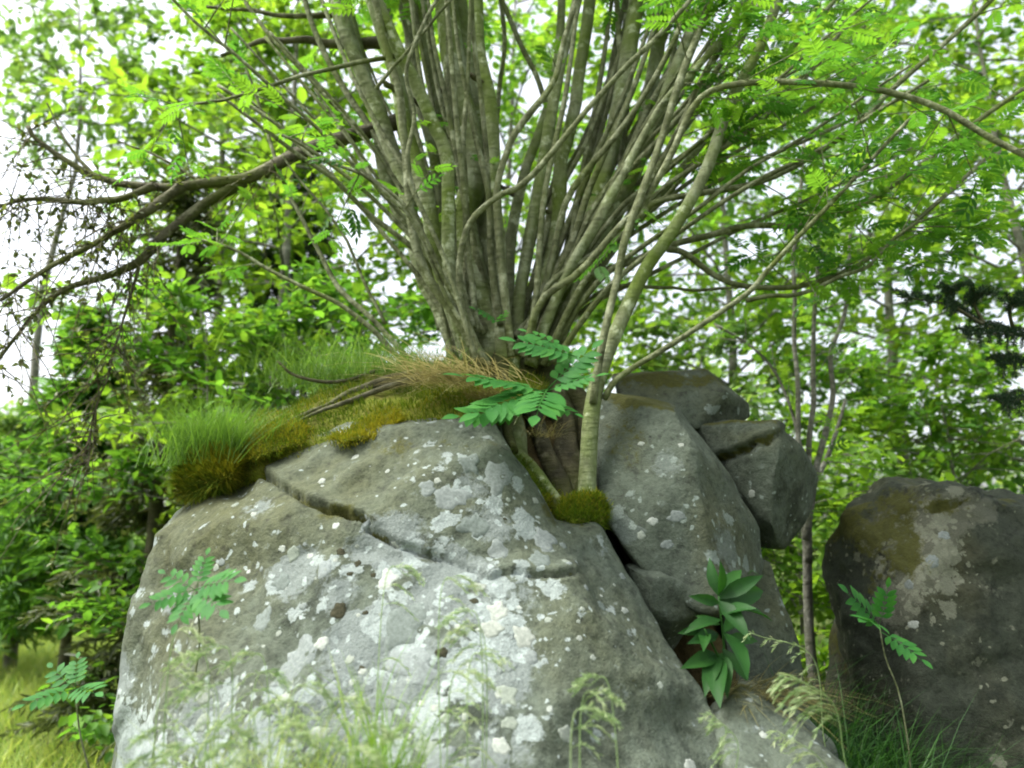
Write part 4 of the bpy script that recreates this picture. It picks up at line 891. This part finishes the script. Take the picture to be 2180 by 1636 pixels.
# leaf blades at the foot of the boulder
def stuff_blades(name, label, mat, pts_fn, n, h, w, seed, lean=(0, 0, 1), spread=.3, droop=.5, lo=0, hi=1, seg=3, cat='grass'):
    rg = np.random.default_rng(seed); pos = pts_fn(rg, n)
    mb = MB(); lv = np.array(lean) + rg.normal(0, spread, (n, 3)); lv[:, 2] = np.abs(lv[:, 2]) + .2
    blades(mb, pos, lv, rg.uniform(.4, 1, n) * h, np.full(n, w) * rg.uniform(.6, 1.3, n), rg, rg.uniform(lo, hi, n), rg.uniform(.2, 1, n) * droop, seg)
    o = mb.build(name, M[mat], None, (0, 0, 0), 'stuff'); return tag(o, label, cat)
def area(x0, x1, y0, y1):
    def f(rg, n):
        x = rg.uniform(x0, x1, n); y = rg.uniform(y0, y1, n); return np.stack([x, y, ground_z(x, y) - .01], -1)
    return f
tuft('bright green grass blades standing in front of the boulder centre', 800, 1800, 1.5, 60, 90, .42, 'grass', (0, 0, 1), .12, .4, .1, .7, .005, 48, .1)
tuft('fine green grass blades in front of the boulder below its tall seed heads', 560, 1800, 1.5, 200, 130, .36, 'grass', (0, 0, 1), .15, .5, .3, 1, .003, 49, .1)
stuff_blades('meadow_grass', 'bright yellow-green meadow grass in the clearing left of the boulder', 'grass', area(-9, -1.5, 3.6, 13), 42000, .58, .008, 80, spread=.35, droop=.6, lo=.45, hi=1.2)
stuff_blades('meadow_grass', 'low grass on the ground around the foot of the boulder', 'grass', area(-1.9, 1.6, .9, 2.1), 2500, .3, .005, 81, droop=.6)
V, N, Q, T = bank('mound', [[P(1235, 1090, 2.75), P(1340, 1130, 2.68), P(1480, 1290, 2.62), P(1560, 1420, 2.5), P(1250, 1080, 3.2), P(1560, 1250, 3.2), G(.2, 2.6), G(.75, 2.5), G(.3, 3.2), G(.8, 3.2)], [np.array(p) for p in ((.6, 2.4, .85), (1.0, 2.25, .5), (1.5, 2.3, .22), (2.0, 2.3, .2), (1.9, 3.2, .3), (.9, 3.3, .8), (.6, 1.8, -.1), (2.5, 1.8, -.1), (2.5, 3.6, -.1), (.5, 3.6, -.1))]], None, .04, 62, .04)
link('mound', make_mesh('mound', V, Q, T), M['earth'], kind='structure')
def on_mound(rg, n):
    x = rg.uniform(.75, 2.2, n); y = rg.uniform(2.0, 3.1, n); z = np.array([(BVH['mound'].ray_cast(Vector((a, b, 3)), Vector((0, 0, -1)))[0] or Vector((0, 0, 0))).z for a, b in zip(x, y)])
    return np.stack([x, y, z - .01], -1)
stuff_blades('shade_grass', 'grass in the gap between the boulders, its green darkened for shade', 'grass_dark', on_mound, 7000, .6, .006, 82, spread=.3, droop=.8, seg=4)
stuff_blades('forest_grass', 'rough grass on the forest floor behind the rocks', 'grass', area(-6, 8, 4.2, 13), 16000, .45, .008, 83, spread=.4, droop=.6, lo=0, hi=.7)

# ------------------------------------------------------------------ background trees and shrubs
def leafy(name, label, base, H_, R_, seed, mat, bark='bark_grey', trunk_r=.05, start=.25, n_prim=22, n_sec=7, nodes=4, per=5, leaf=.075, flat=.35, cat='tree', group=None, lean=(0, 0), shape='round', narrow=False, rise=.35, droop=.25, pin=False):
    rg = np.random.default_rng(seed); base = np.asarray(base, float)
    e = empty(name, base, label, cat, group)
    tk = MB(); br = MB()
    n = 12; t = np.linspace(0, 1, n)
    path = base + np.stack([lean[0] * t ** 1.3 * H_ + np.interp(t, np.linspace(0, 1, 5), rg.normal(0, .05 * H_ ** .5, 5)) * t, lean[1] * t * H_ + np.interp(t, np.linspace(0, 1, 5), rg.normal(0, .05 * H_ ** .5, 5)) * t, t * H_ - .05], -1)
    tube(tk, path, trunk_r * (1 - .85 * t), 9, .06, seed); tk.build('trunk', M[bark], e)
    pos, dr, up, sz, tn = [], [], [], [], []
    for i in range(n_prim):
        f = start + (1 - start) * (i + rg.random()) / n_prim
        k_ = f * (n - 1); i0 = min(int(k_), n - 2); p = path[i0] + (path[i0 + 1] - path[i0]) * (k_ - i0)
        if shape == 'round': prof = math.sqrt(max(.08, 1 - ((f - .55) / .6) ** 2))
        elif shape == 'cone': prof = 1.08 - f
        else: prof = 1.0
        a = i * 2.399 + rg.normal(0, .4); L = R_ * prof * rg.uniform(.6, 1.15)
        d = unit(np.array([math.cos(a), math.sin(a), rise + rg.normal(0, .15)]))
        ts = np.linspace(0, 1, 7)[:, None]; pr = p + d * L * ts + np.array([0, 0, -droop]) * L * ts ** 2 + rg.normal(0, .02, (7, 3)) * ts * L
        tube(br, pr, np.linspace(max(.004, trunk_r * .32 * (1 - f * .6)), .003, 7), 5, cap=False)
        for j_ in range(n_sec):
            g_ = .22 + .78 * (j_ + rg.random()) / n_sec; q = pr[min(6, int(g_ * 6))] + 0; q = pr[0] + (q - pr[0])
            sdv = unit(d * .7 + rg.normal(0, .7, 3) * np.array([1, 1, flat + .15])); l2 = L * .38 * rg.uniform(.5, 1.2) * (1.15 - .5 * g_)
            tb = np.linspace(0, 1, nodes + 1)[:, None]; sp = q + sdv * l2 * tb + np.array([0, 0, -droop * .7]) * l2 * tb ** 2
            tube(br, sp, np.linspace(.004, .0015, nodes + 1), 3, cap=False)
            m = nodes * per; idx = rg.integers(0, nodes + 1, m)
            tone = rg.normal(.5, .22)
            pp = sp[idx] + rg.normal(0, leaf * .45, (m, 3)); pos.append(pp)
            dr.append(unit(sdv + rg.normal(0, .75, (m, 3)) * np.array([1, 1, .6]) + np.array([0, 0, -.25])))
            up.append(unit(np.array([0, 0, 1.0]) + rg.normal(0, flat, (m, 3)))); sz.append(leaf * rg.uniform(.55, 1.2, m)); tn.append(np.clip(tone + rg.normal(0, .18, m), 0, 1))
    br.build('branches', M[bark], e, kind='stuff')
    lf = MB(); a_ = [np.concatenate(v) for v in (pos, dr, up, sz, tn)]
    if pin: scatter(lf, *a_, PIN5_V, PIN5_Q)
    else: scatter(lf, *a_, NARROW_V if narrow else LEAF_V)
    lf.build('crown', M[mat], e, kind='stuff')
    return e
NEED_V = np.array([[0, .045, 0], [0, -.045, 0], [1, 0, 0]])
def conifer(name, label, base, H_, R_, seed, mat='needle', n_whorl=22, per=7, start=.05, trunk_r=.1, droop=.5, tw=.3, dens=12):
    rg = np.random.default_rng(seed); base = np.asarray(base, float); e = empty(name, base, label, 'tree', None)
    tk = MB(); t = np.linspace(0, 1, 10); path = base + np.stack([t * 0, t * 0, t * H_ - .05], -1); tube(tk, path, trunk_r * (1 - .9 * t), 9, .05, seed); tk.build('trunk', M['bark_brown'], e)
    br = MB(); pos, dr, up, sz, tn = [], [], [], [], []
    for w in range(n_whorl):
        f = start + (1 - start) * w / n_whorl
        for b in range(per):
            a = rg.uniform(0, 6.28); L = R_ * (1.03 - f) * rg.uniform(.65, 1.1); p = base + np.array([0, 0, f * H_ + rg.normal(0, .05)])
            d = unit(np.array([math.cos(a), math.sin(a), .15])); ts = np.linspace(0, 1, 8)[:, None]
            pr = p + d * L * ts + np.array([0, 0, -droop]) * L * ts ** 1.7 + np.array([0, 0, .2]) * L * ts ** 4
            tube(br, pr, np.linspace(.012, .003, 8), 4, cap=False)
            m = int(dens * 8 * max(.3, L / R_)); g_ = rg.uniform(.12, 1, m); q = np.stack([np.interp(g_, np.linspace(0, 1, 8), pr[:, c]) for c in range(3)], -1)
            sgn = rg.choice([-1, 1], m)[:, None]; sv = np.cross(d, [0, 0, 1.0]); hang = unit(d * .6 + sgn * sv * rg.uniform(.3, 1, (m, 1)) + np.array([0, 0, -1]) * rg.uniform(0, .8, (m, 1)))
            l2 = tw * (1.1 - g_ * .6) * rg.uniform(.4, 1, m)
            for k_ in range(4):
                pos.append(q + hang * (l2 * k_ / 4)[:, None]); dr.append(unit(hang + rg.normal(0, .3, (m, 3)))); up.append(unit(rg.normal(0, 1, (m, 3)) + np.array([0, 0, .8]))); sz.append(np.maximum(l2 * .5, .04)); tn.append(np.clip(rg.normal(.5, .25, m), 0, 1))
    br.build('branches', M['bark_brown'], e, kind='stuff')
    lf = MB(); V0 = LEAF_V * np.array([1, .42, 1]); scatter(lf, *[np.concatenate(v) for v in (pos, dr, up, sz, tn)], V0); lf.build('crown', M[mat], e, kind='stuff'); return e
def gp(px, Y): p = P(px, 1100, Y); return np.array([p[0], Y, float(ground_z(p[0], Y))])

# left side
conifer('young_conifer', 'young conifer with layered drooping green boughs at the left flank of the boulder', gp(170, 6.6), 3.4, 1.5, 201, 'leaf', 18, 9, .27, .05, .35, .34, 13)
conifer('young_conifer', 'lower conifer in the clearing with pale bough tips beside the layered one', gp(20, 8.0), 2.8, 1.3, 221, 'leaf_pale', 14, 8, .22, .05, .35, .34, 11)
leafy('shrub', 'bright feathery shrub behind the grass tuft on the boulder shoulder', gp(430, 5.2), 3.1, 1.1, 202, 'leaf', trunk_r=.03, start=.12, n_prim=36, n_sec=8, leaf=.09, flat=.3, cat='shrub')
leafy('shrub', 'pale leafy shrub at the edge of the sunny clearing', gp(-40, 9.0), 2.9, 1.6, 203, 'leaf_pale', trunk_r=.04, start=.12, n_prim=34, n_sec=8, leaf=.12, flat=.25, cat='shrub')
conifer('yew_tree', 'drooping olive-green conifer behind the brown limb', gp(330, 5.6), 4.3, .8, 204, 'needle_olive', 20, 6, .12, .07, .6, .3, 7)
conifer('spruce_tree', 'dark blue-green spruce behind the left shoots of the rowan', gp(600, 7.0), 5.2, 1.5, 205, 'needle', 22, 7, .05, .1, .45, .35, 9)
leafy('birch_tree', 'airy yellow-green tree behind the left trunks', gp(560, 6.2), 6.5, 1.9, 206, 'leaf_yellow', trunk_r=.07, start=.28, n_prim=40, n_sec=8, leaf=.11, flat=.5)
leafy('birch_tree', 'tall light-leaved tree over the left limb', gp(430, 7.0), 7.2, 1.35, 207, 'leaf_yellow', trunk_r=.07, start=.5, n_prim=36, n_sec=8, leaf=.115, flat=.5)
leafy('alder_tree', 'pale thin-leaved tree against the open white sky', gp(60, 8.5), 7.8, 1.9, 208, 'leaf_pale', trunk_r=.07, start=.74, n_prim=15, n_sec=7, leaf=.13, flat=.5)
leafy('shrub', 'leafy thicket behind the moss bank and the shoots', gp(760, 5.0), 3.2, 1.15, 209, 'leaf', trunk_r=.03, start=.3, n_prim=34, n_sec=7, leaf=.085, flat=.35, cat='shrub')
leafy('hazel_tree', 'yellow-leaved young tree between the olive conifer and the shrubs', gp(400, 4.9), 3.0, .85, 210, 'leaf_yellow', trunk_r=.025, start=.5, n_prim=14, n_sec=5, leaf=.10, flat=.5, per=3)
# centre, seen through the stems
leafy('birch_tree', 'green tree seen through the fan of trunks', gp(1080, 7.5), 7.5, 2.2, 211, 'leaf', trunk_r=.07, start=.35, n_prim=36, n_sec=8, leaf=.115, flat=.5)
# right side
leafy('birch_tree', 'bright green tree behind the arching right branches', gp(1560, 6.5), 6.0, 2.0, 212, 'leaf', trunk_r=.06, start=.3, n_prim=44, n_sec=8, leaf=.11, flat=.45)
leafy('birch_tree', 'tall leafy tree above the dark boulder', gp(1950, 7.5), 7.0, 2.4, 213, 'leaf', trunk_r=.08, start=.22, n_prim=48, n_sec=8, leaf=.12, flat=.45)
leafy('birch_tree', 'light green tree at the far side of the dark boulder', gp(2250, 6.0), 6.2, 2.1, 214, 'leaf_yellow', trunk_r=.07, start=.25, n_prim=40, n_sec=8, leaf=.105, flat=.45)
leafy('shrub', 'yellow-green thicket between the stacked slabs and the dark boulder', gp(1690, 4.9), 2.4, 1.1, 215, 'leaf_yellow', trunk_r=.025, start=.05, n_prim=42, n_sec=8, leaf=.08, flat=.3, cat='shrub')
leafy('shrub', 'fresh green bush behind the dark boulder', gp(2020, 5.4), 2.8, 1.3, 216, 'leaf', trunk_r=.03, start=.1, n_prim=42, n_sec=8, leaf=.085, flat=.3, cat='shrub')
leafy('shrub', 'soft green bush behind the flat-topped capstone', gp(1480, 6.0), 3.3, 1.2, 217, 'leaf_pale', trunk_r=.03, start=.15, n_prim=34, n_sec=8, leaf=.09, flat=.35, cat='shrub')
# slim trunks behind the slabs
sap = gp(1725, 3.7); sapling = empty('sapling', sap, 'slim grey sapling trunks rising behind the stacked slabs', 'tree')
for pp, a, b in [([(1740, 1500), (1728, 1380), (1718, 1200), (1712, 1090), (1745, 1010), (1780, 920), (1800, 850)], 26, 7), ([(1716, 1150), (1735, 1000), (1765, 880), (1770, 760), (1800, 640), (1810, 500)], 16, 8), ([(1722, 1200), (1722, 980), (1728, 840), (1733, 700), (1740, 560), (1745, 420)], 14, 8), ([(1700, 1000), (1696, 820), (1695, 640), (1700, 470), (1712, 300)], 12, 8), ([(1712, 1100), (1705, 960), (1670, 830), (1600, 740), (1520, 690)], 9, 5)]:
    stem(sapling, pp, a, b, 3.7, 3.8, name='stem' if a < 20 else 'trunk', mat='bark_grey', sides=8, n=26, flare=1.1)
lv = []; tm3 = MB(); rg = np.random.default_rng(91)
for ch in [c for c in sapling.children]:
    me = ch.data; vv = np.empty(len(me.vertices) * 3); me.vertices.foreach_get('co', vv); vv = vv.reshape(-1, 3)[:-2].reshape(-1, 8, 3).mean(1) + sap
    sprays(vv, rg, 9, .45, 1.0, .3, .11, 5, lv, tm3)
tm3.build('twigs', M['bark_grey'], sapling, kind='stuff')
fm = MB(); scatter(fm, *[np.array([l[i] for l in lv]) for i in range(5)], PIN5_V, PIN5_Q); fm.build('crown', M['leaf'], sapling, kind='stuff')
# far wood
rg = np.random.default_rng(300)
def far_wood():
    pos, dr, up, sz, tn = [], [], [], [], []
    for _ in range(150):
        a = rg.uniform(-50, 50); r = rg.uniform(13, 26); x, y = r * math.sin(math.radians(a)), r * math.cos(math.radians(a)); h = rg.uniform(2.5, 5.0) * (.55 if a < -22 else 1.0)
        m = 420; c = np.array([x, y, ground_z(x, y)]); cl = rg.integers(0, 14, m); cc = rg.normal(0, 1, (14, 3)) * np.array([.9, .9, h * .28]) + np.array([0, 0, h * .5])
        q = c + cc[cl] + rg.normal(0, .32, (m, 3)); q[:, 2] = np.maximum(q[:, 2], c[2])
        pos.append(q); dr.append(unit(rg.normal(0, 1, (m, 3)))); up.append(unit(rg.normal(0, .5, (m, 3)) + np.array([0, 0, 1]))); sz.append(rg.uniform(.10, .2, m)); tn.append(np.clip(rg.normal(.5, .2) + rg.normal(0, .15, m), 0, 1))
    mb = MB(); scatter(mb, *[np.concatenate(v) for v in (pos, dr, up, sz, tn)]); o = mb.build('distant_wood', M['leaf_pale'], None, (0, 0, 0), 'stuff'); tag(o, 'hazy light green wood far behind the rocks and trees', 'wood')
far_wood()
# spruce bough reaching in from the right
spb = gp(2560, 3.3); spr = empty('spruce_tree', spb, 'spruce reaching a dark needled bough in over the dark boulder', 'tree')
mb = MB(); t = np.linspace(0, 1, 10); tube(mb, spb + np.stack([t * 0, t * 0, t * 6 - .05], -1), .09 * (1 - .8 * t), 9, .05, 3); mb.build('trunk', M['bark_brown'], spr)
rg = np.random.default_rng(95)
sx_trunk = spb[0]
def shoot(parent, a, b, r, needle, dens):
    pa = catmull([a, (a + b) / 2 + np.array([0, 0, .015]), b], 14); L = np.linalg.norm(b - a); m = int(dens * L)
    f = rg.uniform(.02, 1, m); q = np.stack([np.interp(f, np.linspace(0, 1, 14), pa[:, c]) for c in range(3)], -1); ax = unit(b - a)
    d = unit(ax * .55 + rg.normal(0, 1, (m, 3)) * .8)
    return pa, q, d
bm_ = MB(); nd_ = MB()
main = [[np.array([sx_trunk, 3.3, P(2300, 640, 3.0)[2]]), P(2300, 740, 2.9), P(2160, 710, 2.75), P(2090, 690, 2.7), P(2020, 650, 2.68), P(1910, 632, 2.65)], [P(2300, 740, 2.9), P(2220, 720, 2.75), P(2140, 712, 2.7), P(2050, 712, 2.62)], [P(2330, 780, 2.9), P(2200, 770, 2.75), P(2120, 775, 2.7)], [P(2330, 820, 2.9), P(2180, 850, 2.8), P(2130, 860, 2.75)], [P(2160, 710, 2.75), P(2150, 660, 2.7), P(2180, 640, 2.68)], [P(2090, 690, 2.7), P(2030, 650, 2.65), P(2025, 620, 2.63)], [P(2095, 690, 2.7), P(2075, 650, 2.68), P(2080, 630, 2.66)]]
for mp_ in main:
    pa = catmull(mp_, 40); tube(bm_, pa, np.linspace(.008, .002, 40), 5, cap=False)
    s_all = [(pa[i], pa[i + 1]) for i in range(14, 39)]
    for i in range(16, 40, 3):
        for s_ in (-1, 1):
            d = unit(pa[min(39, i + 1)] - pa[i - 1]); sv = unit(np.cross(d, [0, -.8, .6])) * s_
            s_all.append((pa[i], pa[i] + (d * .7 + sv * .7 + np.array([0, 0, -.15])) * rg.uniform(.03, .085)))
    for a_, b_ in s_all:
        if np.linalg.norm(b_ - a_) < 1e-4: continue
        pq, q, d = shoot(spr, np.asarray(a_), np.asarray(b_), .002, .014, 1900)
        if np.linalg.norm(b_ - a_) > .028: tube(bm_, pq, np.linspace(.0018, .001, 14), 3, cap=False)
        scatter(nd_, q, d, unit(rg.normal(0, 1, (len(q), 3))), np.full(len(q), .016), rg.uniform(0, .6, len(q)), LEAF_V * np.array([1, .28, .3]))
bm_.build('bough', M['bark_brown'], spr); nd_.build('needles', M['needle'], spr, kind='stuff')
print('objects', len(bpy.data.objects), 'tris', sum(len(m.loops) - 2 * len(m.polygons) for m in bpy.data.meshes))
